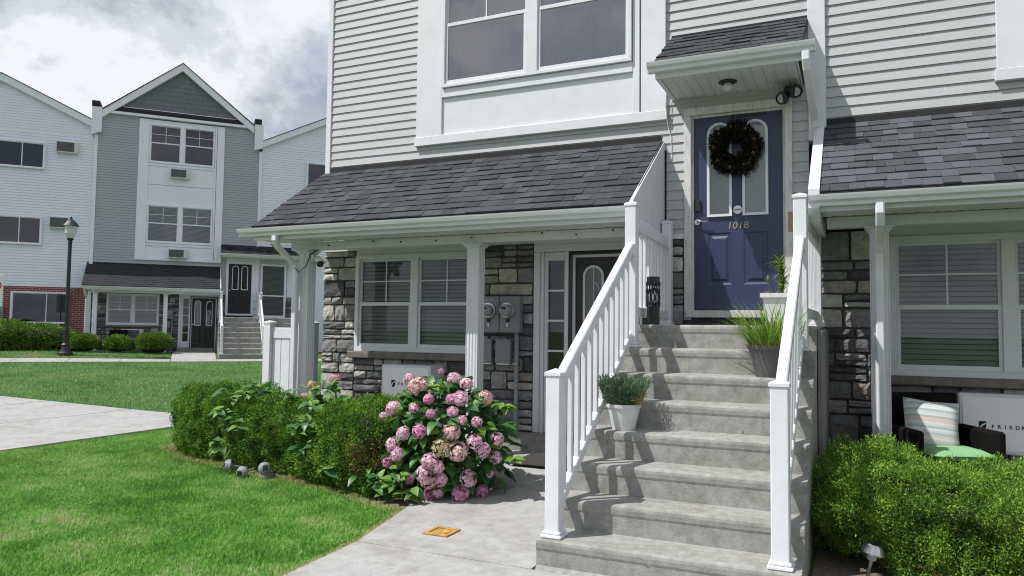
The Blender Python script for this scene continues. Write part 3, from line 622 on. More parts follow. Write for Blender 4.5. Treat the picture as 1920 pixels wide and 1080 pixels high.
def lower_door(parent, near):
    zb = -1.37; fr = MB()
    fr.cbox(-1.776, -1.70, -.03, .11, zb, .66, .006).cbox(-1.776, -.30, -.032, .11, .66, .745, .006).cbox(-1.698, -1.655, -.015, .11, zb, .6595, .004).cbox(-1.40, -1.36, -.02, .11, zb, .6595, .004).cbox(-.36, -.30, -.02, .11, zb, .6595, .004)
    f = fr.build('door_frame', 'trim', parent)
    sl = MB().cbox(-1.654, -1.615, .005, .06, zb, .655, .004).cbox(-1.418, -1.401, .005, .06, zb, .655, .004).cbox(-1.6145, -1.4185, .005, .06, .56, .655, .004).cbox(-1.6145, -1.4185, .005, .06, zb, zb+.24, .004)
    z = zb+.24; n = 5; h = (.56-z)/n
    for k in range(1, n): sl.box(-1.6145, -1.4185, .01, .04, z+k*h-.011, z+k*h+.011)
    s = sl.build('sidelight', 'trim', parent)
    pane(-1.616, -1.417, z, .56, .043, 'glass', s); MB().box(-1.616, -1.417, .06, .07, z, .56).build('lite_backing', 'core', s)
    st = MB().box(-1.3595, -1.325, -.01, .03, zb, .655).box(-.395, -.3605, -.01, .03, zb, .655).box(-1.325, -.395, -.01, .03, .62, .655).build('storm_frame', 'door_black', parent)
    MB().box(-1.3245, -1.295, .02, .075, zb, .6195).box(-.43, -.3955, .02, .075, zb, .6195).box(-1.295, -.43, .02, .075, .59, .6195).build('door_jamb', 'trim', parent)
    y = .05; holes = [(-1.20, -.94, zb+.18, zb+.72), (-.80, -.54, zb+.18, zb+.72)]
    d = door_slab(y, -1.293, -.432, zb+.004, .588, holes).build('entry_door', 'door_black', parent)
    for hh in holes: raised_panel(d, *hh, y, 'door_black')
    for (a, b) in ((-1.205, -.965), (-.775, -.535)): arched_lite(d, a, b, -.50, .50, y, 'glass' if near else 'glass_far', False, True)
    MB().tube([(-1.25, y-.05, -.45), (-1.25, y, -.45)], .028, 10).build('handle', 'steel', d)
    MB().cbox(-2.05 if near else -1.80, -.32, -.30, .05, -1.70, zb-.004, .01).build('door_step', 'concrete_step', parent)
    return d
def porch(parent, x0, x1, near, seed, panel_x, contrast=1.0, base=.05):
    """shed roof over a ground-floor porch: wall line at z=1.80, gutter at y=-1.34"""
    r_ = shingle_roof(parent, x0, x1, -0.012, 1.80, -1.29, 0.925, near, seed, contrast=contrast, base=base)
    MB().box(x0, x1, -.016, -.004, 1.785, 1.86).build('flashing', 'roof_dark', r_)
    return r_
def bay(parent, x0, x1, z0, z1, wins, near, y=-0.05):
    """two storey white panelled window bay; wins = list of (sill z, head z)"""
    o = MB().box(x0+.002, x1-.002, y+.030, .118, z0+.002, z0+.109).build('window_bay', 'trim', parent)
    each('bay_board', 'trim', o, [(x0, x0+.365, y, .118, z0+.112, z1), (x1-.27, x1, y, .118, z0+.112, z1), (x0-.015, x1+.012, y-.012, .118, z0, z0+.11), (x1-.36, x1-.285, y-.001, .118, z0+.112, z1)], .005)
    zprev = z0+.11; pn = []
    for (a, b) in wins:
        each('bay_rail', 'trim', o, [(x0+.367, x1-.362, y-.006, .118, a-.115, a-.004), (x0+.367, x1-.362, y-.006, .118, b+.004, b+.07)], .005)
        if a-zprev > 0.9: m_ = (a-.115+zprev)/2; pn += [(zprev+.002, m_-.008), (m_+.008, a-.117)]
        else: pn.append((zprev+.002, a-.117))
        zprev = b+.07
    pn.append((zprev+.002, z1))
    for (a, b) in pn: MB().box(x0+.367, x1-.362, y+.024, .118, a, b).build('bay_panel', 'trim', o)
    MB().box(x0+.36, x1-.28, .05, .118, z0+.112, wins[0][0]-.12).build('bay_backing', 'trim', o)
    for i, (a, b) in enumerate(wins): window(parent, x0+.372, x1-.367, a, b, y+.0, zmeet=a+.5*(b-a)+.03, mull=.15, fill='drape' if near and i == 0 else 'blind_far' if i == 0 else 'none', glass='glass_up' if near else 'glass_far', frame=.04)
    return o

# ---------------------------------------------------------------- the near townhouse
BASE = -1.69
HW = 0.118
house = thing('townhouse', 'light grey townhouse filling the right, stone ground floor, blue upper door 101B', 'house', (0, 0, BASE))
def core(parent, boxes):
    mb = MB()
    for b in boxes: mb.box(*b)
    return mb.build('wall_core', 'core', parent)
core(house, [(-4.76, 6.6, .12, 8.0, -1.75, 7.7)])
# stone ground floor
sw = StoneWall(house, True, 21)
sw.fill(-4.77, -4.25, -1.72, .76, pale=.42); sw.fill(-4.25, -2.49, -1.72, -.60, pale=.25)
sw.fill(-2.49, -1.778, .49, .76)
sw.fill(-2.49, -2.225, .31, .49); sw.one(-2.225, -1.985, .315, .49, (.45, .43, .37)); sw.fill(-1.985, -1.778, .31, .49)
sw.fill(-2.49, -2.335, .17, .31); sw.one(-2.335, -1.79, .17, .31, (.40, .375, .30)); sw.fill(-2.49, -1.778, -1.36, .17)
sw.fill(-2.49, -2.06, -1.72, -1.36)
sw.fill(-.30, -.08, -1.0, .745); sw.fill(1.0, 1.82, -1.72, .02, pale=.12, big=1.35)
sw.fill(1.0, 1.82, .02, .16, big=1.3); sw.one(1.22, 1.55, .16, .29, (.36, .35, .325)); sw.one(1.55, 1.82, .16, .29, (.37, .36, .335)); sw.fill(1.0, 1.22, .16, .76); sw.fill(1.22, 1.82, .29, .76, big=1.3)
sw.fill(1.82, 5.2, -1.72, -.68)
sw.done([(-4.77, -4.25, -1.72, .76), (-4.2505, -2.4905, -1.72, -.602), (-2.49, -1.779, -1.36, .76), (-2.49, -1.779, -1.72, -1.361), (-.30, -.079, -1.72, .745), (.992, 1.819, -1.72, .76), (1.8195, 5.2, -1.72, -.682)])
# siding
siding(house, [(-4.70, -3.372, 1.70, 7.6), (-3.3715, -.264, 1.70, 2.018), (-.2635, -.0785, .80, 2.62), (-.262, 1.139, 2.62, 7.6), (.991, 1.139, .80, 2.6195), (-.0783, .9905, 2.12, 2.6193),
               (1.302, 2.706, 1.70, 7.6), (2.7065, 6.5, 1.70, 2.04), (6.0, 6.5, 2.0405, 7.6)], 'siding', True)
each('corner_trim', 'trim', house, [(-4.78, -4.699, -.03, .10, 1.70, 7.6), (1.1395, 1.3015, -.045, .118, 1.66, 7.6)])
each('starter_strip', 'trim', house, [(-.30, -.0785, -.03, .118, .747, .80), (.992, 1.139, -.03, .118, .762, .80)], .005)
# white frieze boards over the ground-floor openings
each('frieze_board', 'trim', house, [(-4.25, -2.4905, -.012, .118, .70, .79), (-1.776, -.302, -.034, .118, .7455, .79), (1.8205, 5.2, -.012, .118, .69, .79),
    (-4.77, -4.2505, .0, .118, .7605, 1.7), (-4.25, -2.49, .0, .118, .7905, 1.7), (-2.4895, -1.7765, .0, .118, .7605, 1.7), (-1.776, -.302, .0, .118, .7905, 1.7), (1.3, 5.2, .0, .118, .7905, 1.7)], .003)
bay(house, -3.372, -.264, 2.018, 7.55, [(2.70, 4.19), (5.86, 7.37)], True)
bay(house, 2.707, 5.8, 2.042, 7.55, [(2.70, 4.19), (5.86, 7.37)], True)
window(house, -4.249, -2.491, -.515, .70, 0.0, zmeet=.078, mull=.105, frame=.055)
window(house, 1.821, 3.70, -.60, .69, 0.0, zmeet=.03, mull=.105, frame=.06)
MB().cbox(-4.30, -2.46, -.10, .10, -.60, -.517, .012).build('window_sill', 'stone_sill', house)
MB().cbox(1.80, 3.75, -.10, .10, -.68, -.602, .012).build('window_sill', 'stone_sill', house)
MB().box(3.701, 5.2, .0, .11, -.60, .69).build('stone_infill', 'mortar', house)
upper_door(house, 'door_blue', True); lower_door(house, True)
# porch roofs
porch(house, -4.79, -.315, True, 3, 0, contrast=.55, base=.055); porch(house, 1.285, 5.2, True, 5, 0, contrast=.62, base=.072)
gutter(house, -4.97, -.322, -1.235, .905); gutter(house, 1.20, 5.2, -1.235, .90)
def porch_under(parent, x0, x1, bx0, bx1):
    MB().box(x0, x1, -1.2345, -1.20, .775, .915).build('fascia', 'trim', parent)
    so = MB().box(x0, x1, -1.1995, -.812, .788, .797).build('soffit', 'soffit', parent)
    MB().box(x0+.02, x1, -.668, -.02, .788, .797).build('porch_ceiling', 'soffit', parent)
    MB().cbox(bx0, bx1, -.81, -.67, .695, .786, .004).build('porch_beam', 'trim', parent)
    v = MB(); x = x0+.08
    while x < x1-.05: v.box(x, x+.035, -.835, -.82, .7865, .7885); v.tube([(x+.11, -.825, .789), (x+.11, -.825, .785)], .006, 6); x += .155
    v.build('soffit_vents', 'core', so, kind='stuff')
    return so
so_l = porch_under(house, -4.79, -.318, -4.62, -.318); so_r = porch_under(house, 1.285, 5.2, 1.32, 5.2)
# small lamp hooks along the beam
hk = MB()
for x, z in ((-4.05, .735), (-3.42, .762), (-3.05, .74), (-2.6, .735), (-2.16, .752), (-1.35, .765), (-.98, .735), (-.6, .76)): hk.tube([(x, -.80, z), (x, -.826, z)], .009, 6)
hk.build('beam_hooks', 'black_metal', house, kind='stuff')
# closed porch ends
MB().prism([(-.002, 1.80), (-1.29, .932), (-1.29, .80), (-1.20, .70), (-.66, .60), (-.002, .60)], -.3145, -.285, 'x').build('porch_end_panel', 'trim', house)
MB().sweep([(-.30, -.01, 1.785), (-.30, -1.28, .918)], .012, .03).build('rake_edge', 'roof_dark', house)
MB().prism([(-.002, 1.83), (-1.30, .955), (-1.30, .80), (-1.2, .70), (-.02, .70)], 1.198, 1.284, 'x').build('porch_end_panel', 'trim', house)
column(house, -4.487, .146, -.82, -1.58, .695); column(house, -2.214, .146, -.82, -1.60, .695); column(house, 1.652, .146, -.82, -1.58, .695)
def downspout(parent, pts, w=.075, h=.055):
    return MB().sweep(pts, w, h, (1, 0, 0), .012).build('downspout', 'gutter', parent)
downspout(house, [(-4.44, -1.28, .83), (-4.44, -1.28, .77), (-4.46, -1.22, .70), (-4.475, -.93, .53), (-4.475, -.885, .46), (-4.475, -.875, -1.58)])
ds = downspout(house, [(1.722, -1.285, .82), (1.722, -1.29, .74), (1.722, -1.24, .66), (1.722, -.96, .54), (1.722, -.885, .46), (1.722, -.862, .36), (1.722, -.862, -1.58)], .068, .05)
# roof over the upper door
dr = shingle_roof(house, -.21, 1.137, -.012, 2.90, -.80, 2.375, True, 9, name='door_roof', contrast=.45, base=.052)
MB().box(-.21, 1.137, -.016, -.004, 2.885, 2.925).build('flashing', 'roof_dark', dr)
gutter(house, -.262, 1.242, -.755, 2.365)
MB().box(-.20, 1.135, -.7545, -.735, 2.225, 2.37).build('fascia', 'trim', dr)
sof = MB().box(-.19, 1.12, -.73, -.006, 2.237, 2.246).build('soffit', 'core', house); x = -.155
while x < 1.02: MB().cbox(x+.001, min(x+.1025, 1.03), -.734, -.008, 2.229, 2.236, .0015).build('soffit_board', 'soffit', sof); x += .1035
each('soffit_edge', 'trim', sof, [(-.20, -.157, -.734, -.008, 2.222, 2.247), (1.032, 1.07, -.734, -.008, 2.222, 2.247)], .002)
v = MB()
for k in range(10): v.tube([(-.10+k*.115, -.045, 2.229), (-.10+k*.115, -.045, 2.226)], .008, 6)
v.build('soffit_vents', 'core', sof)
for xx in (-.205, 1.075): MB().prism([(-.008, 2.89), (-.78, 2.37), (-.735, 2.235), (-.008, 2.235)], xx, xx+.018, 'x').build('roof_end_panel', 'trim', house)
downspout(house, [(1.165, -.81, 2.28), (1.165, -.81, 2.21), (1.17, -.77, 2.14), (1.19, -.34, 1.93), (1.20, -.16, 1.84), (1.21, -.12, 1.78)], .07, .055)

# ---------------------------------------------------------------- stairs and railings
SY0, ST, SZ0, SR = -1.53, .2745, -.162, .1913
def build_stairs(st, xl, xr, m='concrete_step', land_x0=None):
    for k in range(9):
        ny, z = SY0-k*ST, SZ0-k*SR; nb = SY0-(k-1)*ST+.015 if k else -.035
        zb = z-SR+.0 if k < 8 else -1.74
        # nosed tread: rounded front edge over a set-back riser
        prof = [(ny+.010, zb-.004), (ny+.008, z-.075), (ny+.002, z-.058), (ny, z-.03), (ny+.003, z-.014), (ny+.012, z-.004), (ny+.028, z), (nb, z), (nb, zb-.004)]
        MB().prism(prof, (land_x0 if k == 0 and land_x0 else xl)+(.0 if k else 0), xr, 'x').build('step', m, st)
    MB().prism([(-.036, -1.74), (SY0-8*ST+.16, -1.74), (SY0+.05, SZ0-.30), (-.036, SZ0-.20)], xl+.004, xr-.004, 'x').build('stair_core', m, st)
    return st
stairs = thing('staircase', 'grey concrete front staircase climbing to the blue door', 'stairs', (.5, -1.7, -1.70))
build_stairs(stairs, -.272, 1.262)
for k in range(9):
    y1 = -.04-k*.16
    MB().cbox(1.264, 1.300, y1-.155, y1-.003, -1.72, SZ0-.03, .004).build('side_board', 'board_grey', stairs)
def newel(parent, x0, y0, w, zb, zt, m='vinyl', collar=True):
    p = MB().cbox(x0, x0+w, y0, y0+w, zb, zt, .006).build('newel_post', m, parent)
    e = .007; cb = MB().cbox(x0-e, x0+w+e, y0-e, y0+w+e, zt-.012, zt+.012, .003); c0 = zt+.012; cx, cy = x0+w/2, y0+w/2
    cb.add([(x0-e+.003, y0-e+.003, c0), (x0+w+e-.003, y0-e+.003, c0), (x0+w+e-.003, y0+w+e-.003, c0), (x0-e+.003, y0+w+e-.003, c0), (cx, cy, c0+.024)], [(0, 1, 4), (1, 2, 4), (2, 3, 4), (3, 0, 4)])
    cb.build('post_cap', m, p)
    if collar: MB().cbox(x0-.02, x0+w+.02, y0-.02, y0+w+.02, zb, zb+.022, .006).cbox(x0-.011, x0+w+.011, y0-.011, y0+w+.011, zb+.0215, zb+.042, .006).build('post_base', m, p)
    return p
def railing(parent, xA, xB, w, yA, yB, zA, zB, zAt, zBt, xb, near=True, mirror=False, nb=12, wall_post=True):
    """lower newel A, upper newel B (front faces yA,yB), sloping rails with balusters, level rail to a wall post"""
    newel(parent, xA, yA, w, zA, zAt); newel(parent, xB, yB, w, zB, zBt)
    ca, cbx = xA+w/2, xB+w/2; y0, y1 = yA+w, yB
    def zl(y, off): return (SZ0-SR) + (y-(SY0-ST))*(SR/ST) + off      # height over the nosing line
    bot = .075; tp = lambda y: .855-.05*(y-y0)/(y1-y0)
    P0, P1 = (ca, y0, zl(y0, tp(y0))), (cbx, y1, zl(y1, tp(y1)))
    MB().sweep([P0, P1], .062, .082, (1, 0, 0), .008).build('handrail', 'vinyl', parent)
    MB().sweep([(ca, y0, zl(y0, bot)), (cbx, y1, zl(y1, bot))], .045, .07, (1, 0, 0), .006).build('bottom_rail', 'vinyl', parent)
    for k in range(nb):
        t_ = (k+.75)/(nb+.5); y = y0+(y1-y0)*t_; x = ca+(cbx-ca)*t_; b = .0165
        MB().prism([(x-b+.004, y-b), (x+b-.004, y-b), (x+b, y-b+.004), (x+b, y+b-.004), (x+b-.004, y+b), (x-b+.004, y+b), (x-b, y+b-.004), (x-b, y-b+.004)], zl(y, bot)+.02, zl(y, tp(y))-.03, 'z').build('baluster', 'vinyl', parent)
    if near:
        for (P_, dy) in ((P0, .012), (P1, -.012)): MB().cbox(P_[0]-.038, P_[0]+.038, P_[1]+dy-.011, P_[1]+dy+.011, P_[2]-.075, P_[2]+.03, .004).build('rail_bracket', 'vinyl', parent)
    yW0 = -.15
    if wall_post: newel(parent, xb, yW0-w*.5, w, SZ0, .90)
    xw = xb+w/2; ya, yb_ = yB+w, yW0-w*.5
    MB().sweep([(cbx, ya, .69), (xw, yb_, .69)], .05, .115, (1, 0, 0), .006).build('handrail', 'vinyl', parent)
    MB().sweep([(cbx, ya, -.055), (xw, yb_, -.055)], .045, .085, (1, 0, 0), .006).build('bottom_rail', 'vinyl', parent)
    n = 9
    for k in range(n):
        t_ = (k+.7)/(n+.4); y = ya+(yb_-ya)*t_; x = cbx+(xw-cbx)*t_; b = .0165
        MB().prism([(x-b, y-b), (x+b, y-b), (x+b, y+b), (x-b, y+b)], -.025, .645, 'z').build('baluster', 'vinyl', parent)
zt8 = SZ0-7*SR; zt2 = SZ0-SR
rl = thing('stair_railing', 'white vinyl railing on the left side of the concrete stairs', 'railing', (-.16, -2.5, -1.5), 'white railings of the front stairs')
railing(rl, -.232, -.205, .096, -3.415, -1.765, zt8, zt2, -.492, .838, -.272)
rr = thing('stair_railing', 'white vinyl railing on the right side of the concrete stairs, grey pot inside it', 'railing', (1.16, -2.5, -1.5), 'white railings of the front stairs')
railing(rr, 1.105, 1.114, .097, -3.415, -1.765, zt8, zt2, -.502, .822, 1.150)

# ---------------------------------------------------------------- the other building, same design turned by 48 degrees
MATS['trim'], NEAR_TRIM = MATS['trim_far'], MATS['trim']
far = thing('apartment_building', 'distant grey gabled townhouse with white sided wings across the lawn', 'building', (0, 0, BASE), rot=FT, at=far_world(0, 0, BASE))
core(far, [(-4.90, 1.08, .12, 9.0, -1.75, 7.6), (-13.4, -4.901, .12, 9.0, -1.75, 6.9), (1.081, 9.0, .12, 9.0, -1.75, 6.9)])
fs = StoneWall(far, False, 5)
fs.fill(-4.9, -4.29, -1.72, .76); fs.fill(-4.29, -2.47, -1.72, -.60); fs.fill(-2.47, -1.778, -1.72, .76); fs.fill(1.0, 1.25, -1.72, .7); fs.fill(2.25, 3.4, -1.72, .7); fs.fill(-.30, -.08, -1.2, .745)
fs.done([(-4.9, -4.29, -1.72, .76), (-4.2895, -2.4705, -1.72, -.602), (-2.47, -1.779, -1.72, .76), (-.30, -.08, -1.72, .745), (.992, 1.2, -1.72, .7), (2.25, 3.4, -1.72, .7)])
siding(far, [(-4.80, -3.402, 1.70, 7.62), (-3.4015, -.294, 1.70, 2.018), (-.2935, 1.05, 2.62, 7.62), (-.2933, -.0785, .75, 2.6195)], 'siding_grey', False)
siding(far, [(1.0, 1.05, .72, 2.6), (-.0783, 1.0, 2.12, 2.6), (2.3, 3.4, .72, 2.6)], 'siding_white', False, name='siding_wall')
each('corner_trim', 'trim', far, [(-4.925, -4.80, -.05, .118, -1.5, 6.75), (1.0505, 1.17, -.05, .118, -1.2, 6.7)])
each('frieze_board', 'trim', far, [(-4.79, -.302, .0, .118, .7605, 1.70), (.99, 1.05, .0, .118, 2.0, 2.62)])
bay(far, -3.402, -.294, 2.018, 7.55, [(2.70, 4.19), (5.84, 7.37)], False)
window(far, -4.289, -2.471, -.515, .70, 0.0, zmeet=.078, mull=.105, frame=.055, glass='glass_far')
MB().cbox(-4.32, -2.44, -.10, .10, -.60, -.517, .012).build('window_sill', 'stone_sill', far)
upper_door(far, 'door_black', False); lower_door(far, False)
MB().cbox(.992, 1.22, -.02, .1, -.16, 2.2, .004).build('door_side_board', 'trim', far)
window(far, 1.24, 2.24, -.15, 2.05, -.12, units=1, fill='blind_far', bk=.09, glass='glass_far', zmeet=.75, grid=False, name='storm_window')  # pale blind added to stand in for reflections in the glass
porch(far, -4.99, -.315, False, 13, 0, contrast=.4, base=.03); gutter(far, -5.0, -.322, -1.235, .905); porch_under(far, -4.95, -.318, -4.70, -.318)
MB().prism([(-.002, 1.80), (-1.29, .932), (-1.29, .80), (-1.20, .70), (-.002, .60)], -.3145, -.285, 'x').build('porch_end_panel', 'trim', far)
column(far, -4.66, .146, -.82, -1.62, .695, False); column(far, -2.30, .146, -.82, -1.62, .695, False)
downspout(far, [(-4.90, -1.28, .83), (-4.88, -1.1, .6), (-4.86, -.885, .46), (-4.86, -.875, -1.55)])
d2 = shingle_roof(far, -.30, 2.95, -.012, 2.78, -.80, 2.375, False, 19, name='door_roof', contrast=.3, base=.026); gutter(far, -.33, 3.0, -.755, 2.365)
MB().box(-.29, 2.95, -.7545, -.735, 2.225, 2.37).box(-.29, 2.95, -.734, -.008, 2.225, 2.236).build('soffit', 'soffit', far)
# gable
ax, az = -1.93, 9.90
def gable_rng(z, cx, zt, sl): h = (zt-z)/sl; return cx-h, cx+h
sh = siding_gable(far, lambda z: gable_rng(z-.1, ax, 9.74, .80), 0, 0, 7.95, 9.5, 'shake', y=.0, step=.2, name='gable_shakes')
MB().box(-4.0, .14, -.02, .10, 7.62, 7.94).build('gable_frieze', 'trim', far)
MB().prism([(-.12, 7.70), (-.12, 7.80), (.02, 7.96), (.02, 7.70)], -4.35, .55, 'x').build('eave_return', 'roof_dark', far); MB().cbox(-4.75, .95, -.14, .118, 7.60, 7.70, .005).build('eave_board', 'trim', far)
for sgn in (-1, 1):
    ex = ax+sgn*2.75; ez = az-2.75*.80
    MB().prism([(ax, az), (ex, ez), (ex, ez-.30), (ax, az-.30)], -.16, .12, 'y').build('rake_board', 'trim', far)
    MB().prism([(ax, az+.025), (ex-sgn*-.03, ez+.025), (ex, ez+.002), (ax, az+.002)], -.19, 8.9, 'y').build('roof_plane', 'shingle_far', far)
    bx = -4.86 if sgn < 0 else 1.0
    MB().cbox(bx-.16, bx+.18, -.20, .118, 6.85, 7.78, .006).prism([(bx-.16, 6.70), (bx+.18, 6.84), (bx+.18, 6.851), (bx-.16, 6.851)], -.2, .118, 'y').build('parapet', 'trim', far)
    MB().cbox(bx-.17, bx+.10, -.22, 8.0, 7.78, 8.0, .006).build('parapet_cap', 'roof_dark', far)
# white wings
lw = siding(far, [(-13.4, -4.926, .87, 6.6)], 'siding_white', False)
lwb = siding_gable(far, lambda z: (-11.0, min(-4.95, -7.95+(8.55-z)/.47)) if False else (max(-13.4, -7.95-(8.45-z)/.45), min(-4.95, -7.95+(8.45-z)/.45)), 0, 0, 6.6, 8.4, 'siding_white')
for sgn in (-1, 1):
    ex = -7.95+sgn*(2.93 if sgn > 0 else 5.4); ez = 8.62-abs(ex+7.95)*.46
    MB().prism([(-7.95, 8.62), (ex, ez), (ex, ez-.27), (-7.95, 8.35)], -.16, .12, 'y').build('rake_board', 'trim', far)
    MB().prism([(-7.95, 8.645), (ex, ez+.025), (ex, ez+.002), (-7.95, 8.622)], -.19, 8.9, 'y').build('roof_plane', 'shingle_far', far)
MB().box(-13.4, -4.926, -.012, .118, -1.72, .868).build('brick_base', 'brick_far', far)
for (a, b, c_, e) in ((-8.35, -6.48, 5.22, 6.22), (-8.30, -6.48, 2.40, 3.45), (-7.36, -5.5, -.50, .68)):
    window(far, a, b, c_, e, -.075, units=1, slider=True, fill='none', bk=.022, glass='glass_far', frame=.05, name='sliding_window')
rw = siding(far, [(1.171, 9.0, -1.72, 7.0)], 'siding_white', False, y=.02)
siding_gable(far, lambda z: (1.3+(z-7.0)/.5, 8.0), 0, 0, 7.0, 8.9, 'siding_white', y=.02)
MB().prism([(1.12, 7.10), (5.2, 9.14), (5.2, 8.88), (1.12, 6.84)], -.15, .118, 'y').build('rake_board', 'trim', far)
MB().prism([(1.12, 7.125), (5.2, 9.165), (5.2, 9.142), (1.12, 7.102)], -.18, 8.9, 'y').build('roof_plane', 'shingle_far', far)
window(far, 2.95, 4.4, 5.2, 6.45, -.06, bk=.022, units=1, slider=True, fill='none', glass='glass_far', name='sliding_window')
def fthing(name, label, cat, x, y, group=None):
    return thing(name, label, cat, (x, y, -1.70), group, FT, far_world(x, y, -1.70))
fst = fthing('staircase', 'distant concrete steps up to the black upper door', 'stairs', .5, -1.7, 'steps of the distant building'); build_stairs(fst, -.36, 1.235)
fs2 = fthing('staircase', 'distant concrete steps half hidden behind the white porch column', 'stairs', 2.0, -1.7, 'steps of the distant building'); build_stairs(fs2, 1.24, 2.75)
for (x, lab) in ((-.33, 'distant white stair railing beside the porch door'), (1.10, 'distant white stair railing right of the black upper door')):
    f = fthing('stair_railing', lab, 'railing', x, -2.5, 'white railings of the distant stairs'); railing(f, x, x, .096, -3.415, -1.765, zt8, zt2, -.5, .80, x, nb=10)

MATS['trim'] = NEAR_TRIM

# ---------------------------------------------------------------- things on and around the near house
# two electric meters on one steel cabinet
em = thing('electric_meter_box', 'grey steel cabinet with two round electric meters on the stone wall', 'electric meter', (-2.15, -.05, -.26))
cabx = (-2.405, -1.90)
for (a, b) in ((-2.405, -2.158), (-2.152, -1.90)): MB().cbox(a, b, -.13, -.03, -.256, .158, .006).build('cabinet', 'grey_steel', em)
for cx in (-2.285, -2.045):
    c = MB().tube([(cx, -.13, -.005), (cx, -.165, -.005), (cx, -.166, -.005), (cx, -.175, -.005)], [.088, .088, .08, .078], 20).build('meter_ring', 'steel', em, smooth=False)
    MB().tube([(cx, -.1755, -.005), (cx, -.235, -.005), (cx, -.25, -.005)], [.070, .066, .05], 20).build('meter_glass', 'meter_glass', c, smooth=True)
    MB().box(cx-.028, cx+.028, -.2515, -.249, .005, .03).build('meter_display', 'print_black', c); MB().tube([(cx, -.13, -.115), (cx, -.15, -.115)], .022, 10).build('seal_hub', 'black_metal', c); MB().box(cx-.008, cx+.008, -.15, -.145, -.19, -.15).build('seal_tag', 'paint_white', c)
MB().tube([(-1.955, -.08, -.256), (-1.955, -.08, -1.37), (-1.955, -.075, -1.56)], .026, 12).build('conduit', 'conduit', em, smooth=True)
MB().box(-1.99, -1.92, -.11, -.05, -.62, -.60).box(-1.99, -1.92, -.11, -.05, -1.08, -1.06).build('conduit_strap', 'steel', em)
text_mesh('101 A  B', .028, 'meter_label', 'paint_white', em, (-2.34, -.1315, .112), ext=.0006)
for (a, b, lab) in ((-2.44, -2.26, 'small grey utility box below the meters, nearer the porch column'), (-2.20, -2.02, 'small grey utility box below the meters, nearer the door')):
    q = thing('utility_box', lab, 'utility box', ((a+b)/2, -.06, -.62), 'utility boxes under the meters'); MB().cbox(a, b, -.105, -.04, -.60, -.335, .006).build('box', 'grey_steel', q); MB().cbox(a-.004, b+.004, -.125, -.106, -.604, -.331, .005).build('lid', 'grey_steel', q); MB().cbox(a+.01, b-.01, -.12, -.05, -.62, -.606, .004).build('latch', 'paint_white', q)
# wall air conditioners
def ac_unit(x0, x1, z0, z1, y0, lab, near=True, group=None, far_=False, y1=.0):
    args = ('air_conditioner', lab, 'air conditioner', ((x0+x1)/2, y0, z0), group)
    t = thing(*args) if not far_ else thing(*args, FT, far_world((x0+x1)/2, y0, z0))
    MB().cbox(x0, x1, y0+.006, y1, z0, z1, .012).build('case', 'trim', t)
    if near:
        fp = MB().cbox(x0+.03, x1-.03, y0, y0+.0055, z0+.03, z1-.03, .002).build('front_panel', 'paint_white', t); h = z1-z0
        zc = z0+.46*h; xs0 = x0+.15
        sh = MB().prism([(xs0, zc+.042), (xs0+.056, zc+.042), (xs0+.056, zc-.005), (xs0+.042, zc-.035), (xs0+.028, zc-.048), (xs0+.014, zc-.035), (xs0, zc-.005)], y0-.0015, y0-.0005, 'y').build('shield_logo', 'print_black', fp)
        MB().prism([(xs0+.004, zc-.012), (xs0+.024, zc+.012), (xs0+.052, zc+.03), (xs0+.046, zc+.014), (xs0+.026, zc+.002), (xs0+.008, zc-.022)], y0-.0024, y0-.0016, 'y').build('logo_stroke', 'paint_white', fp)
        for k_, l_ in enumerate('FRIEDRICH'): text_mesh(l_, .044, 'brand_letter', 'print_black', fp, (xs0+.095+k_*.043+(.009 if l_ == 'I' else 0), y0-.0012, zc-.016), ext=.0004, bold=.0010)
        s = MB()
        for k in range(3): s.box(x0+.06+k*.04, x0+.07+k*.04, y0-.001, y0+.0, z0+.045, z0+.055)
        s.build('screws', 'steel', fp)
    else:
        MB().box(x0+.03, x1-.14, y0-.002, y0+.004, z0+.04, z1-.04).build('grille_backing', 'core', t)
        g = MB(); z = z0+.055
        while z < z1-.05: g.box(x0+.03, x1-.14, y0-.008, y0-.002, z, z+.010); z += .03
        g.build('grille', 'grey_steel', t); MB().box(x1-.13, x1-.03, y0-.004, y0+.004, z0+.05, z1-.05).build('control_panel', 'soffit', t)
    return t
ac_unit(-3.61, -2.93, -1.06, -.655, -.34, 'white wall air conditioner behind the hedge, black lettering partly hidden by flowers')
ac_unit(2.345, 3.35, -1.24, -.725, -.15, 'white wall air conditioner with black shield logo beside the wicker chair')
G_AC = 'air conditioners of the distant building'
ac_unit(-2.25, -1.54, 5.28, 5.66, -.25, 'distant air conditioner under the highest pair of windows', False, G_AC, True, -.05)
ac_unit(-2.22, -1.53, 2.12, 2.49, -.25, 'distant air conditioner above the porch roof, under the middle windows', False, G_AC, True, -.05)
ac_unit(-6.14, -5.41, 5.90, 6.33, -.22, 'distant air conditioner high on the white siding near the roof', False, G_AC, True)
ac_unit(-6.25, -5.52, 3.05, 3.48, -.22, 'distant air conditioner on white siding just behind the lamp head', False, G_AC, True)
ac_unit(-3.75, -2.98, -1.05, -.66, -.22, 'distant air conditioner in the porch wall behind the round shrubs', False, G_AC, True)
fm = thing('electric_meter_box', 'distant grey meter box on the stone porch wall', 'electric meter', (-2.1, -.1, -.3), None, FT, far_world(-2.1, -.1, -.3))
MB().cbox(-2.25, -1.95, -.14, -.03, -.25, .12, .01).build('cabinet', 'grey_steel', fm); MB().tube([(-2.1, -.14, 0), (-2.1, -.24, 0)], .08, 14).build('meter_glass', 'meter_glass', fm); MB().tube([(-2.0, -.08, -.25), (-2.0, -.08, -1.5)], .025, 8).build('conduit', 'conduit', fm); MB().cbox(-2.2, -2.05, -.12, -.03, -.6, -.33, .006).build('utility_box', 'grey_steel', fm)
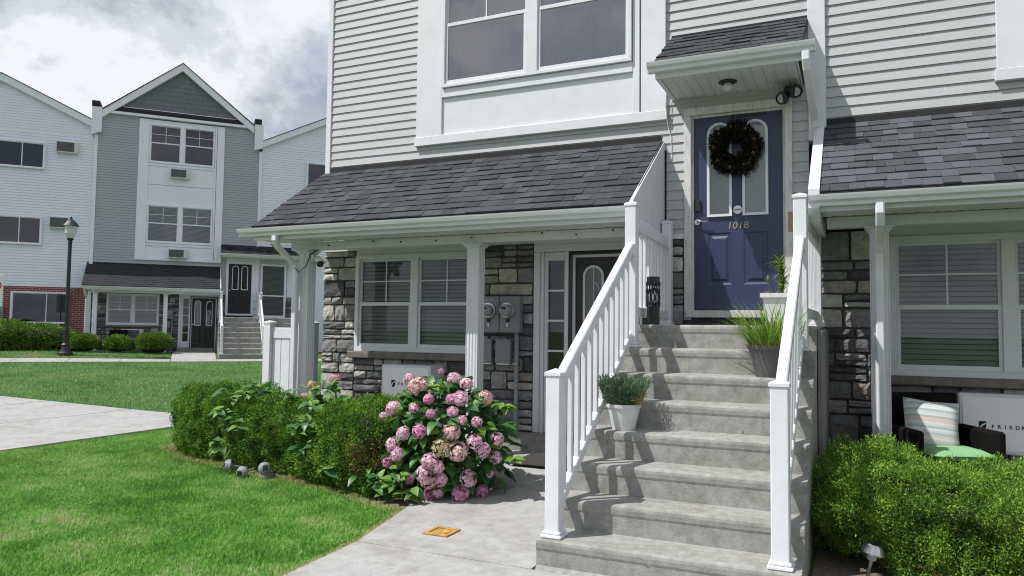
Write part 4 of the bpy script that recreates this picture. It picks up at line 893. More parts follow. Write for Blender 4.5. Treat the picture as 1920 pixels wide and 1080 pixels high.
fm2 = thing('electric_meter_box', 'distant meter box on the red brick wall at the left edge', 'electric meter', (-7.75, -.1, -1.0), None, FT, far_world(-7.75, -.1, -1.0))
MB().cbox(-7.95, -7.55, -.15, -.03, -.35, .15, .01).build('cabinet', 'grey_steel', fm2); MB().cbox(-7.9, -7.65, -.12, -.03, -.95, -.45, .01).build('lower_box', 'soffit', fm2); MB().tube([(-7.75, -.15, -.1), (-7.75, -.22, -.1)], .09, 12).build('meter_glass', 'meter_glass', fm2)

# wreath on the blue door
def leafcloud(P_, N_, L, W, spread, rng, fold=0.0):
    """diamond leaves at points P_ pointing along N_ plus random spread"""
    n = len(P_); d = N_ + rng.normal(0, spread, (n, 3)); d /= np.linalg.norm(d, axis=1, keepdims=True)
    r_ = rng.normal(0, 1, (n, 3)); s = np.cross(d, r_); s /= np.linalg.norm(s, axis=1, keepdims=True)
    L = (L*rng.uniform(.6, 1.3, n))[:, None]; W = (W*rng.uniform(.7, 1.3, n))[:, None]
    nn = np.cross(d, s)*fold*W
    V = np.stack([P_, P_+d*L*.5-s*W*.5+nn, P_+d*L, P_+d*L*.5+s*W*.5+nn], 1).reshape(-1, 3)
    return V, np.arange(4*n).reshape(n, 4)
rng = np.random.default_rng(4)
wr = thing('wreath', 'dark leafy wreath hanging over the glass of the blue door', 'wreath', (.445, -.03, 1.33))
n = 3000; th = rng.uniform(0, 2*np.pi, n); ph = rng.uniform(0, 2*np.pi, n); rr_ = .072*np.sqrt(rng.uniform(.2, 1, n))*(1+.25*np.sin(th*5+1))
cx = .445+(.168+rr_*np.cos(ph))*np.cos(th); cz = 1.645+(.168+rr_*np.cos(ph))*np.sin(th)*1.08; cy = -.062+rr_*.8*np.sin(ph)
Nn = np.stack([np.cos(th)*np.cos(ph)-.6*np.sin(th), np.sin(ph)-.4, np.sin(th)*np.cos(ph)+.6*np.cos(th)], 1)
V, F_ = leafcloud(np.stack([cx, cy, cz], 1), Nn, .05, .022, .5, rng, .3); np_mesh('leaves', V, F_, 'wreath_leaf', wr)
MB().tube([(.445+.195*math.cos(t_), -.06, 1.645+.21*math.sin(t_)) for t_ in [2*math.pi*i/24 for i in range(25)]], .035, 6).build('ring', 'bark', wr); MB().tube([(.445, -.03, 1.9), (.445, -.002, 2.02)], .003, 4).build('hanger', 'steel', wr)
cones = MB()
for k in range(9): a = k*.7+.3; cones.lathe([(0, -.02), (.016, -.008), (.018, .004), (.008, .018), (0, .022)], .445+.2*math.cos(a), -.13, 8, 1.645+.21*math.sin(a))
cones.build('cones', 'bark', wr)
# soffit lamp, floodlight, security camera
cl = thing('ceiling_lamp', 'small glass ceiling lamp under the roof over the blue door', 'lamp', (.43, -.40, 2.13))
MB().lathe([(0, 0), (.085, 0), (.09, -.008), (.06, -.02), (.0, -.022)], .43, -.40, 18, 2.229).build('base', 'black_metal', cl, smooth=True); MB().lathe([(.035, 0), (.05, -.03), (.045, -.06), (.02, -.078), (0, -.08)], .43, -.40, 14, 2.208).build('glass_globe', 'lamp_glass', cl, smooth=True)
fl = thing('floodlight', 'black twin security floodlight by the downspout over the blue door', 'floodlight', (.99, -.14, 2.12))
MB().cbox(.92, 1.04, -.13, -.02, 2.12, 2.20, .015).build('mount', 'black_plastic', fl)
for (x, y, z, dx) in ((.92, -.20, 2.075, -.06), (1.04, -.22, 2.12, .05)):
    h = MB().tube([(x, y+.09, z+.03), (x, y+.05, z+.02), (x, y-.06, z-.03), (x+dx*.1, y-.07, z-.035)], [.03, .058, .064, .06], 16).build('lamp_head', 'black_plastic', fl, smooth=False)
    MB().tube([(x+dx*.1, y-.0705, z-.0355), (x+dx*.1, y-.074, z-.037)], .040, 16).build('lens', 'meter_glass', h)
sc = thing('security_camera', 'small white and black security camera wired to the corner porch column', 'camera', (-4.30, -.76, .50))
MB().cbox(-4.338, -4.31, -.79, -.72, .56, .64, .006).build('bracket', 'paint_white', sc); MB().tube([(-4.31, -.75, .60), (-4.25, -.76, .585), (-4.19, -.78, .55)], [.02, .04, .045], 12).build('camera_body', 'paint_white', sc, smooth=True); MB().lathe([(0, -.05), (.03, -.042), (.042, -.01), (.04, .015), (0, .03)], -4.20, -.78, 12, .535).build('lens_dome', 'black_plastic', sc, smooth=True)
single('cable', MB().tube([(-4.62, -1.15, .74), (-4.52, -.95, .55), (-4.41, -.90, .42), (-4.36, -.84, .50), (-4.33, -.80, .64), (-4.2, -.80, .70)], .006, 5), 'black_plastic', 'black cable looped round the corner porch column', 'cable')
single('cable', MB().tube([(-.262, -.065, 2.35), (-.255, -.063, 2.05), (-.24, -.03, 1.93), (-.215, -.022, 1.83), (-.21, -.022, 1.60)], .004, 5), 'paint_white', 'thin white cable hanging beside the window bay corner', 'cable')
# lantern on the landing
ln = thing('lantern', 'black cut-out metal lantern standing at the top of the stairs', 'lantern', (-.055, -1.40, SZ0))
lb = MB(); xc_, yc_, r_ = -.055, -1.40, .055
lb.lathe([(0, 0), (r_, 0), (r_, .16), (r_-.003, .16), (r_-.003, .01)], xc_, yc_, 18, SZ0).build('body', 'black_metal', ln); MB().lathe([(r_, .37), (r_, .415), (r_-.003, .415), (r_-.003, .37), (r_, .37)], xc_, yc_, 18, SZ0).build('top_band', 'black_metal', ln)
ct = MB()
for k in range(12):
    a = 2*math.pi*k/12
    for j in range(7):
        z0_ = SZ0+.16+j*.03; a1 = a+.22*math.sin(j*1.1+k); a2 = a+.22*math.sin((j+1)*1.1+k); p = lambda aa, z: (xc_+r_*math.cos(aa), yc_+r_*math.sin(aa), z)
        ct.tube([p(a1, z0_), p(a2, z0_+.03)], .006 if j % 2 else .009, 5)
ct.build('cutwork', 'black_metal', ln)
# pots
def pot(t, cx, cy, z, h, r0, r1, m, rim=.012, seg=28):
    MB().lathe([(0, 0), (r0, 0), (r0+(r1-r0)*.85, h*.86), (r1+.002, h*.87), (r1+rim*.4, h), (r1-.008, h), (r1-.014, h*.86), (0, h*.86)], cx, cy, seg, z).build('pot', m, t, smooth=False)
    MB().lathe([(0, h*.90), (r1-.015, h*.88)], cx, cy, seg, z).build('soil', 'soil', t)
lv = thing('flowerpot', 'white round pot of lavender standing on the stairs by the left railing', 'flowerpot', (.035, -2.62+.1, SZ0-4*SR), 'potted plants on the stairs')
PX, PY, PZ = .005, -2.50, SZ0-4*SR
pot(lv, PX, PY, PZ, .185, .082, .125, 'pot_white')
n = 900; a = rng.uniform(0, 2*np.pi, n); q = np.sqrt(rng.uniform(0, 1, n)); Pb = np.stack([PX+q*.10*np.cos(a), PY+q*.10*np.sin(a), np.full(n, PZ+.155)], 1)
Nd = np.stack([q*.52*np.cos(a), q*.52*np.sin(a), np.full(n, 1.0)], 1)
Vs, Fs = [], []
for kk in range(9):
    pts_ = Pb + Nd*(.02+kk*.023)*rng.uniform(.7, 1.05, (n, 1)); V, F_ = leafcloud(pts_, Nd, .035, .006, .35, rng); Fs.append(F_+sum(len(v) for v in Vs)); Vs.append(V)
np_mesh('foliage', np.concatenate(Vs), np.concatenate(Fs), 'lavender', lv)
n = 260; a = rng.uniform(-.9, .9, n); q = np.sqrt(rng.uniform(0, 1, n)); Pb = np.stack([PX+.05+q*.1*np.cos(a), PY+q*.1*np.sin(a)-.02, np.full(n, PZ+.18)+rng.uniform(0, .08, n)], 1)
V, F_ = leafcloud(Pb, np.tile([.5, -.2, .4], (n, 1)), .05, .006, .8, rng); np_mesh('dry_stems', V, F_, 'straw', lv)
def blades(base, dirs, L, W, rng, bend=.5, seg=3):
    """curved tapering blades, seg quads each"""
    n = len(base); d = dirs/np.linalg.norm(dirs, axis=1, keepdims=True); h = d.copy(); h[:, 2] = 0; hn = np.linalg.norm(h, axis=1, keepdims=True)+1e-6; h /= hn
    s = np.stack([-h[:, 1], h[:, 0], np.zeros(n)], 1); p = base.copy(); rows = []; L = L*rng.uniform(.55, 1.25, n); W = W*rng.uniform(.7, 1.3, n); bd = bend*rng.uniform(.3, 1.4, n)
    for k in range(seg+1):
        w = (W*(1-k/seg)*.5+.0002)[:, None]; rows += [p-s*w, p+s*w]; dd = d+h*(bd*k/seg)[:, None]-np.array([0, 0, 1])*(bd*.9*(k/seg)**2)[:, None]; dd /= np.linalg.norm(dd, axis=1, keepdims=True); p = p+dd*(L/seg)[:, None]
    V = np.stack(rows, 1); m = 2*(seg+1); V = V.reshape(-1, 3); b = (np.arange(n)*m)[:, None]; F_ = np.concatenate([b+np.array([[2*k, 2*k+1, 2*k+3, 2*k+2]]) for k in range(seg)], 0); return V, F_
gp = thing('flowerpot', 'large dark grey pot of long grass on the stairs by the right railing', 'flowerpot', (.955, -1.98, SZ0-2*SR), 'potted plants on the stairs')
GX_, GY_, GZ_ = .955, -1.94, SZ0-2*SR
pot(gp, GX_, GY_, GZ_, .235, .098, .158, 'pot_grey', .018)
n = 300; a = rng.uniform(0, 2*np.pi, n); q = np.sqrt(rng.uniform(0, 1, n)); B_ = np.stack([GX_+q*.13*np.cos(a), GY_+q*.13*np.sin(a), np.full(n, GZ_+.20)], 1); Dd = np.stack([q*.7*np.cos(a)+rng.normal(0, .18, n)-.08, q*.5*np.sin(a)+rng.normal(0, .18, n), np.full(n, 1.0)], 1)
V, F_ = blades(B_, Dd, .40, .013, rng, .95, 4); np_mesh('grass_blades', V, F_, 'pot_grass', gp)
n = 380; a = rng.uniform(0, 2*np.pi, n); q = np.sqrt(rng.uniform(0.2, 1, n)); B_ = np.stack([GX_+q*.15*np.cos(a), GY_+q*.15*np.sin(a), np.full(n, GZ_+.21)], 1); V, F_ = blades(B_, np.stack([.7*np.cos(a)-.3, .7*np.sin(a), np.full(n, .6)], 1), .10, .006, rng, 1.0, 3); np_mesh('dry_blades', V, F_, 'straw', gp)
wp = thing('flowerpot', 'small white square planter of weeds on the landing by the blue door', 'flowerpot', (.87, -.60, SZ0), 'potted plants on the stairs')
x0, y0 = .87, -.60
pm = MB(); pr = [(.075, 0), (.095, .25), (.118, .262), (.118, .30), (.105, .30), (.10, .265), (.0, .265)]
for (r_, z) in pr: pm.v += [(x0-r_, y0-r_, SZ0+z), (x0+r_, y0-r_, SZ0+z), (x0+r_, y0+r_, SZ0+z), (x0-r_, y0+r_, SZ0+z)]
for k in range(len(pr)-1):
    for i in range(4): j = (i+1) % 4; pm.f.append((4*k+i, 4*k+j, 4*k+4+j, 4*k+4+i))
pm.build('pot', 'pot_white', wp); MB().box(x0-.098, x0+.098, y0-.098, y0+.098, SZ0+.27, SZ0+.278).build('soil', 'soil', wp)
n = 160; B_ = np.stack([x0+rng.uniform(-.09, .09, n), y0+rng.uniform(-.09, .09, n), np.full(n, SZ0+.275)], 1); V, F_ = blades(B_, rng.normal(0, .5, (n, 3))+np.array([0, 0, .8]), .07, .008, rng, 1, 3); np_mesh('dry_blades', V, F_, 'straw', wp)
st_ = MB(); st_.tube([(x0+.05, y0, SZ0+.27), (x0+.065, y0, SZ0+.45), (x0+.04, y0-.01, SZ0+.62)], .004, 5); st_.tube([(x0-.05, y0-.03, SZ0+.27), (x0-.045, y0-.03, SZ0+.42)], .003, 5); st_.build('stem', 'stem', wp)
n = 110; tt = rng.uniform(0, 1, n); B_ = np.stack([x0+.055+.02*np.sin(tt*4), np.full(n, y0), SZ0+.30+tt*.32], 1); V, F_ = blades(B_, rng.normal(0, .6, (n, 3))+np.array([-.2, -.2, .3]), .14, .024, rng, 1.1, 3); np_mesh('weed_leaves', V, F_, 'pot_grass', wp)
MB().lathe([(0, -.01), (.012, 0), (.014, .02), (.006, .045), (0, .05)], x0-.055, y0-.03, 8, SZ0+.42).build('seed_head', 'pot_grass', wp)
# doormats
single('doormat', MB().cbox(-1.60, -.70, -1.02, -.33, -1.546, -1.528, .005), 'doormat', 'dark doormat on the walkway before the ground-floor door', 'doormat')
single('doormat', MB().cbox(.05, .86, -.62, -.09, SZ0, SZ0+.014, .004), 'doormat', 'dark doormat on the landing in front of the blue door', 'doormat')
# drain cover
dz = float(gz(-1.18, -3.04))+.0225
dc = thing('drain_cover', 'yellow rusted square cover set in the concrete walkway', 'drain cover', (-1.18, -3.04, dz))
MB().box(-1.275, -1.085, -3.135, -2.945, dz, dz+.003).build('rim_base', 'rust_yellow', dc)
MB().cbox(-1.28, -1.08, -3.145, -3.115, dz, dz+.012, .003).cbox(-1.28, -1.08, -2.965, -2.935, dz, dz+.012, .003).cbox(-1.28, -1.25, -3.1145, -2.9655, dz, dz+.012, .003).cbox(-1.11, -1.08, -3.1145, -2.9655, dz, dz+.012, .003).build('rim', 'rust_yellow', dc)
MB().cbox(-1.235, -1.125, -3.095, -2.985, dz+.0035, dz+.007, .002).build('lid', 'rust_yellow', dc); text_mesh('S', .06, 'cast_letter', 'rust_yellow', dc, (-1.2, -3.06, dz+.0075), rot=(0, 0, 0), ext=.002)
# solar path light
def path_light(x, y, z, lab, rot=None, m='steel', s=1.0, group=None):
    t = thing('path_light', lab, 'path light', (x, y, z), group)
    MB().tube([(x, y, z-.02), (x, y, z+.15*s)], .011*s, 8).build('stake', m, t)
    MB().lathe([(.012, .15), (.028, .16), (.03, .21), (.028, .215)], x, y, 14, z-.0).build('lamp_body', 'lamp_glass' if not rot else m, t, smooth=True)
    c = MB().lathe([(.03, .205), (.066, .198), (.066, .206), (.045, .245), (.035, .252), (0, .252)], x, y, 20, z).build('lamp_cap', m, t, smooth=False)
    MB().box(x-.026, x+.026, y-.026, y+.026, z+.2525, z+.256).build('solar_cell', 'black_plastic', t)
    if rot: t.rotation_euler = rot
    return t
pl = path_light(1.575, -2.80, -1.70, 'stainless solar path light in front of the right shrub'); pl.rotation_euler = (R(6), R(10), R(20))
G_PL = 'fallen path lights by the hedge'
for (x, y, rot, lab) in ((-4.04, -2.03, (R(78), 0, R(-30)), 'fallen grey path light at the hedge foot, leftmost of three'), (-3.92, -2.05, (R(92), 0, R(8)), 'fallen grey path light at the hedge foot, middle of three'), (-3.79, -2.07, (R(74), 0, R(52)), 'fallen grey path light at the hedge foot, rightmost of three')):
    t = path_light(x, y, -1.635, lab, rot, 'grey_steel', 1.0, G_PL); t.scale = (.95, .95, .85)
single('rock', MB().lathe([(0, 0), (.07, .0), (.085, .03), (.06, .07), (.02, .085), (0, .085)], -3.66, -2.14, 9, -1.70), 'stone_sill', 'rounded grey rock among the fallen path lights', 'rock', smooth=True)
# wicker chair with cushions on the right porch
ch = thing('armchair', 'black wicker armchair on the right porch', 'armchair', (2.15, -.60, -1.56))
CX, CY, CZ = 2.15, -.62, -1.58
def chair_parts(t, CX, CY, CZ, ang=.42):
    def rp(m): 
        c_, s_ = math.cos(ang), math.sin(ang); m.v = [(CX+(x-CX)*c_-(y-CY)*s_, CY+(x-CX)*s_+(y-CY)*c_, z) for x, y, z in m.v]; return m
    rp(MB().cbox(CX-.29, CX+.29, CY-.28, CY+.26, CZ+.24, CZ+.34, .02)).build('seat', 'wicker', t)
    b = MB().cbox(CX-.31, CX+.31, CY+.24, CY+.31, CZ+.30, CZ+.86, .025); rp(b).build('backrest', 'wicker', t)
    for sx in (-1, 1):
        x = CX+sx*.32; rp(MB().cbox(x-.04, x+.04, CY-.32, CY+.26, CZ+.345, CZ+.60, .02)).build('arm', 'wicker', t)
        for y in (-.29, .26): rp(MB().cbox(x-.025, x+.025, CY+y-.025, CY+y+.025, CZ, CZ+.35, .006)).build('leg', 'wicker', t)
    return rp
rp = chair_parts(ch, CX, CY, CZ)
def cushion_mb(w, h, t_, n=10):
    mb = MB()
    for sgn in (1, -1):
        for i in range(n+1):
            for j in range(n+1):
                u, v = i/n*2-1, j/n*2-1; k = max(0, (1-u**4)*(1-v**4))**.5; pin = 1-.07*(1-abs(u))*abs(v)**3; pin2 = 1-.07*(1-abs(v))*abs(u)**3
                mb.v.append((u*w/2*pin2, sgn*t_/2*k, v*h/2*pin))
    W = n+1; T_ = W*W
    for i in range(n):
        for j in range(n): k = i*W+j; mb.f.append((k, k+1, k+W+1, k+W)); mb.f.append((T_+k, T_+k+W, T_+k+W+1, T_+k+1))
    return mb
me = cushion_mb(.44, .44, .15).mesh('pillow'); me.materials.append(MATS['pillow_stripe']); me.shade_smooth()
pw = bpy.data.objects.new('pillow', me); COL.objects.link(pw); pw.location = (2.10, -.60, -.98); pw.rotation_euler = (R(-18), R(6), R(14)); tag(pw, 'striped pillow leaning on the wicker armchair', 'pillow')
me = cushion_mb(.50, .44, .10).mesh('seat_cushion'); me.materials.append(MATS['cushion_green']); me.shade_smooth()
sc_ = bpy.data.objects.new('seat_cushion', me); COL.objects.link(sc_); sc_.location = (2.22, -.70, -1.175); sc_.rotation_euler = (R(90), 0, R(24)); tag(sc_, 'green seat cushion on the wicker armchair', 'cushion')
fc = thing('armchair', 'distant dark armchair behind the round shrubs on the porch', 'armchair', (-3.75, -.7, -1.55), None, FT, far_world(-3.75, -.7, -1.55)); chair_parts(fc, -3.75, -.7, -1.55, .2)
# white vinyl fence at the corner of the house
fe = thing('vinyl_fence', 'short white vinyl fence beside the stone corner of the house', 'fence', (-5.5, .25, -1.66))
for x in (-5.935, -5.19): newel(fe, x, .16, .125, -1.64, -.17, 'vinyl', False)
MB().cbox(-5.81, -5.19, .20, .25, -.385, -.235, .006).build('top_rail', 'vinyl', fe); MB().cbox(-5.81, -5.19, .20, .25, -1.62, -1.47, .006).build('bottom_rail', 'vinyl', fe)
for k in range(4): MB().cbox(-5.808+k*.155, -5.808+k*.155+.150, .212, .235, -1.47, -.385, .005).build('fence_board', 'vinyl', fe)
# lamp post and sign by the far building
lx, ly = -5.17, -3.0; lz = -1.52
lp = thing('lamp_post', 'black lantern-topped lamp post in front of the distant white wing', 'lamp post', (lx, ly, lz), None, FT, far_world(lx, ly, lz))
MB().lathe([(0, 0), (.24, 0), (.24, .05), (.17, .10), (.13, .22), (.115, .30), (.14, .33), (.10, .38), (.085, .75), (.10, .80), (.085, .86), (.062, .95), (.058, 3.75), (.075, 3.80), (.05, 3.84)], lx, ly, 16, lz).build('post', 'black_metal', lp, smooth=False)
MB().lathe([(.06, 3.84), (.10, 3.90), (.10, 3.94), (.0, 3.94)], lx, ly, 12, lz).build('lamp_collar', 'black_metal', lp); MB().lathe([(.26, 4.36), (.21, 4.42), (.13, 4.52), (.05, 4.58), (.03, 4.66), (0, 4.70)], lx, ly, 16, lz).build('lamp_hood', 'black_metal', lp)
MB().lathe([(.10, 3.942), (.17, 4.10), (.19, 4.355)], lx, ly, 12, lz).build('lamp_glass', 'lamp_glass', lp)
sx_, sy_ = -6.42, -6.0; sz_ = float(gz(*far_world(sx_, sy_)[:2]))-FZ
sg = thing('no_parking_sign', 'white no parking sign on a post at the left edge', 'sign', (sx_, sy_, sz_), None, FT, far_world(sx_, sy_, sz_))
MB().box(sx_-.20, sx_-.17, sy_, sy_+.03, sz_, 1.0).build('post', 'grey_steel', sg); sp_ = MB().cbox(sx_-.36, sx_-.0, sy_-.012, sy_-.001, .0, .94, .004).build('sign_plate', 'paint_white', sg)
cxs, czs = sx_-.18, .62
ringp = lambda r_: [(cxs+r_*math.cos(t_), czs+r_*math.sin(t_)) for t_ in [2*math.pi*i/24 for i in range(24)]]
ring_xz(ringp(.14), ringp(.11), sy_-.016, sy_-.013).build('red_ring', 'print_red', sp_); MB().prism([(cxs-.09, czs+.075), (cxs-.075, czs+.09), (cxs+.09, czs-.075), (cxs+.075, czs-.09)], sy_-.017, sy_-.0135, 'y').build('red_slash', 'print_red', sp_)
text_mesh('P', .2, 'sign_letter', 'print_black', sp_, (cxs-.055, sy_-.0135, czs-.07), ext=.0004); text_mesh('NO\nPARK', .11, 'sign_text', 'print_black', sp_, (cxs-.14, sy_-.0135, .24), ext=.0004)

# ---------------------------------------------------------------- plants
def poly_at(pts, t_):
    pts = np.array(pts); d = np.r_[0, np.cumsum(np.linalg.norm(np.diff(pts, axis=0), axis=1))]; s = np.asarray(t_)*d[-1]; return np.stack([np.interp(s, d, pts[:, k]) for k in range(pts.shape[1])], 1)
def vnoise(P_, sc, seed):
    r_ = np.random.default_rng(seed); o = np.zeros(len(P_))
    for k in range(5):
        w = r_.normal(0, 1, 3); w *= sc*(1+.45*k)/np.linalg.norm(w); o += np.sin(P_@w + r_.uniform(0, 6.28))/(1+.3*k)
    return o/3.0
def hedge_points(spine, half, z0, z1f, n, rng, ex=4.0, end=1.0):
    """points and normals over a clipped hedge: spine (x,y), half depth, superellipse section, rounded ends"""
    t_ = rng.uniform(-.0, 1.0, n); a = rng.uniform(-.42*np.pi, 1.42*np.pi, n)
    c, s = np.cos(a), np.sin(a); k = (np.abs(c)**ex+np.abs(s)**ex)**(-1/ex); e_ = np.minimum(t_, 1-t_)/end
    cap = np.clip(1-(1-np.clip(e_, 0, 1))**3, 0.05, 1)**.5
    C = poly_at(spine, t_); dt = .01; T_ = poly_at(spine, np.clip(t_+dt, 0, 1))-poly_at(spine, np.clip(t_-dt, 0, 1)); T_ /= np.linalg.norm(T_, axis=1, keepdims=True); Nn = np.stack([T_[:, 1], -T_[:, 0]], 1)
    hd = half*cap; H = z1f(t_)-z0
    lat = c*k*hd; up = np.clip(s*k, -1, 1)*H*(.35+.65*cap)*.5+H*.5*(.35+.65*cap)
    P_ = np.stack([C[:, 0]+Nn[:, 0]*lat, C[:, 1]+Nn[:, 1]*lat, z0+up], 1)
    en = np.where(t_ < .5, -1, 1)*np.clip(1-e_, 0, 1)**2
    nl = np.sign(c)*np.abs(c)**(ex-1); nu = np.sign(s)*np.abs(s)**(ex-1)
    N_ = np.stack([Nn[:, 0]*nl+T_[:, 0]*en, Nn[:, 1]*nl+T_[:, 1]*en, nu], 1); N_ /= np.linalg.norm(N_, axis=1, keepdims=True)+1e-9
    return P_, N_
def foliage(parent, name, P_, N_, per, L, W, spread, jitter, m, rng, droop=0.0):
    n = len(P_); B_ = np.repeat(P_, per, 0)+rng.normal(0, jitter, (n*per, 3)); D_ = np.repeat(N_+rng.normal(0, .35, N_.shape), per, 0)+np.array([0, 0, droop]); V, F_ = leafcloud(B_, D_, L, W, spread, rng, .15); return (lambda o: (o.__setitem__('kind', 'stuff') if name == 'dead_sprigs' else None, o)[1])(np_mesh(name, V, F_, m, parent))
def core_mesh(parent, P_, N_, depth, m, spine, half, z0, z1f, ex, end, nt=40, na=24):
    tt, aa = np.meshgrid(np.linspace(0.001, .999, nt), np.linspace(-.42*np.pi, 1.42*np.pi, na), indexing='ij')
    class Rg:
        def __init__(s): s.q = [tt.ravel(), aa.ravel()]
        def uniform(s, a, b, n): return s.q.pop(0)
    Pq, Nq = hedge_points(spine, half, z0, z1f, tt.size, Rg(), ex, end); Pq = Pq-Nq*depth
    i, j = np.meshgrid(np.arange(nt-1), np.arange(na-1), indexing='ij'); a_ = (i*na+j).ravel(); return np_mesh('shade_core', Pq, np.stack([a_, a_+na, a_+na+1, a_+1], 1), m, parent)  # dark shell added inside the foliage to block light, no modelled branches
mat('hedge_core', (0.012, 0.018, 0.006), 0.95, var=.5, vscale=30)  # near-black green, shade put into the colour of the foliage core
# clipped yew hedge
rng = np.random.default_rng(11)
hg = thing('hedge', 'long clipped dark green yew hedge in front of the left porch', 'hedge', (-3.9, -1.5, -1.68))
HS = [(-5.62, -1.22), (-5.0, -1.36), (-4.2, -1.52), (-3.4, -1.66), (-2.7, -1.86), (-2.05, -2.06)]
ztop = lambda t_: -.945+.04*np.sin(t_*9)-.03*np.asarray(t_)
hp = (HS, .46, -1.70, ztop)
P_, N_ = hedge_points(*hp, 32000, rng, 3.6, .13); bump_ = .05*vnoise(P_, 8, 3)+.07*vnoise(P_*np.array([1, 1, .4]), 18, 4)+.03*vnoise(P_, 40, 14); P_ = P_+N_*(bump_-.02)[:, None]
foliage(hg, 'foliage', P_, N_, 6, .028, .0085, .7, .017, 'yew', rng, .15)
core_mesh(hg, P_, N_, .07, 'hedge_core', *hp, 3.6, .13)
sel = rng.choice(len(P_), 800); sel = sel[N_[sel, 2] > -.1]; foliage(hg, 'stray_shoots', P_[sel], N_[sel], 2, .055, .008, .35, .008, 'yew', rng, .5)['kind'] = 'stuff'
for k in range(9):
    c = poly_at(HS, [(.06+k*.11)])[0]; MB().tube([(c[0], c[1], -1.70), (c[0]+.02, c[1]-.05, -1.4), (c[0]-.03, c[1]-.12, -1.2)], [.02, .016, .008], 6).build('trunk', 'bark', hg)
mask = (np.abs(P_[:, 0]+2.35) < .12) & (np.abs(P_[:, 2]+1.33) < .12) & (N_[:, 1] < -.2); foliage(hg, 'dead_sprigs', P_[mask]+N_[mask]*.02, N_[mask], 3, .03, .009, .6, .02, 'dead_sprig', rng)
# broad cypress shrub at the right
cs = thing('cypress_shrub', 'broad bright green cypress shrub before the right porch', 'shrub', (2.4, -2.1, -1.70))
CS = [(1.22, -1.98), (2.1, -2.04), (3.0, -2.05), (4.6, -2.05)]
cp = (CS, .72, -1.70, lambda t_: -1.07+.04*np.sin(np.asarray(t_)*14)-.05*np.asarray(t_))
P_, N_ = hedge_points(*cp, 46000, rng, 3.0, .16); b1 = .11*vnoise(P_, 5, 8)+.13*vnoise(P_, 12, 9)+.07*vnoise(P_, 30, 12); P_ = P_+N_*(b1-.03)[:, None]; keep = P_[:, 0] < 3.1; P_, N_ = P_[keep], N_[keep]
foliage(cs, 'foliage', P_, N_, 9, .021, .0068, .8, .020, 'cypress', rng, .2)
core_mesh(cs, P_, N_, .2, 'hedge_core', *cp, 3.0, .16)
sel = rng.choice(len(P_), 2200); sel = sel[N_[sel, 2] > -.2]; foliage(cs, 'stray_shoots', P_[sel], N_[sel], 3, .07, .007, .4, .010, 'cypress', rng, .5)['kind'] = 'stuff'
q = (vnoise(P_, 8, 30) > .6) & (P_[:, 2] < -1.2); foliage(cs, 'dead_sprigs', P_[q]+N_[q]*.015, N_[q], 4, .035, .008, .7, .02, 'dead_sprig', rng)
MB().tube([(1.9, -2.0, -1.7), (1.95, -2.1, -1.4), (2.1, -2.3, -1.2)], [.03, .02, .008], 6).build('trunk', 'bark', cs)
# distant clipped shrubs
def far_bush(x, y, rx, ry, h, lab, seed, n=2600):
    r_ = np.random.default_rng(seed); z = float(gz(*far_world(x, y)[:2]))-FZ
    t = thing('round_shrub', lab, 'shrub', (x, y, z), 'clipped shrubs by the distant building', FT, far_world(x, y, z))
    d = r_.normal(0, 1, (n, 3)); d /= np.linalg.norm(d, axis=1, keepdims=True); d[:, 2] = np.abs(d[:, 2])*1.3-.3
    k = (np.abs(d)**2.6).sum(1)**(-1/2.6); P_ = np.array([x, y, z+h*.48])+d*k[:, None]*np.array([rx, ry, h*.52])*(1+.05*vnoise(d*3, 2, seed))[:, None]
    V, F_ = leafcloud(np.repeat(P_, 4, 0)+r_.normal(0, .025, (n*4, 3)), np.repeat(d, 4, 0), .07, .03, .6, r_, .15); np_mesh('foliage', V, F_, 'boxwood', t)
    MB().lathe([(0, .02), (rx*.6, .05), (rx*.88, h*.35), (rx*.85, h*.7), (rx*.5, h*.88), (0, h*.92)], x, y, 14, z).build('shade_core', 'hedge_core', t); MB().tube([(x, y, z-.05), (x, y, z+.2)], .03, 6).build('trunk', 'bark', t)  # dark solid added inside the leaves to block light, then the trunk
far_bush(-4.72, -2.0, .42, .42, .56, 'distant round shrub nearest the lamp post', 51)
far_bush(-3.68, -2.0, .43, .42, .55, 'distant round shrub, middle of the three by the porch', 52); far_bush(-2.52, -2.0, .55, .5, .70, 'distant round shrub nearest the porch door, largest of the three', 53)
fh = thing('hedge', 'distant long dark green hedge under the brick wall', 'hedge', (-7.5, -1.5, -1.5), None, FT, far_world(-7.5, -1.5, -1.5))
FHS = [(-11.5, -1.35), (-8.0, -1.35), (-4.95, -1.3)]; fhp = (FHS, .7, -1.55, lambda t_: -.52-.30*ss(.8, 1, t_)+.05*np.sin(np.asarray(t_)*22))
P_, N_ = hedge_points(*fhp, 9000, rng, 3.0, .08); P_ = P_+N_*(.07*vnoise(P_, 4, 5))[:, None]; foliage(fh, 'foliage', P_, N_, 4, .08, .03, .6, .03, 'boxwood', rng); core_mesh(fh, P_, N_, .1, 'hedge_core', *fhp, 3.0, .08)
MB().tube([(-7.5, -1.35, -1.6), (-7.5, -1.35, -1.1)], .05, 6).build('trunk', 'bark', fh)
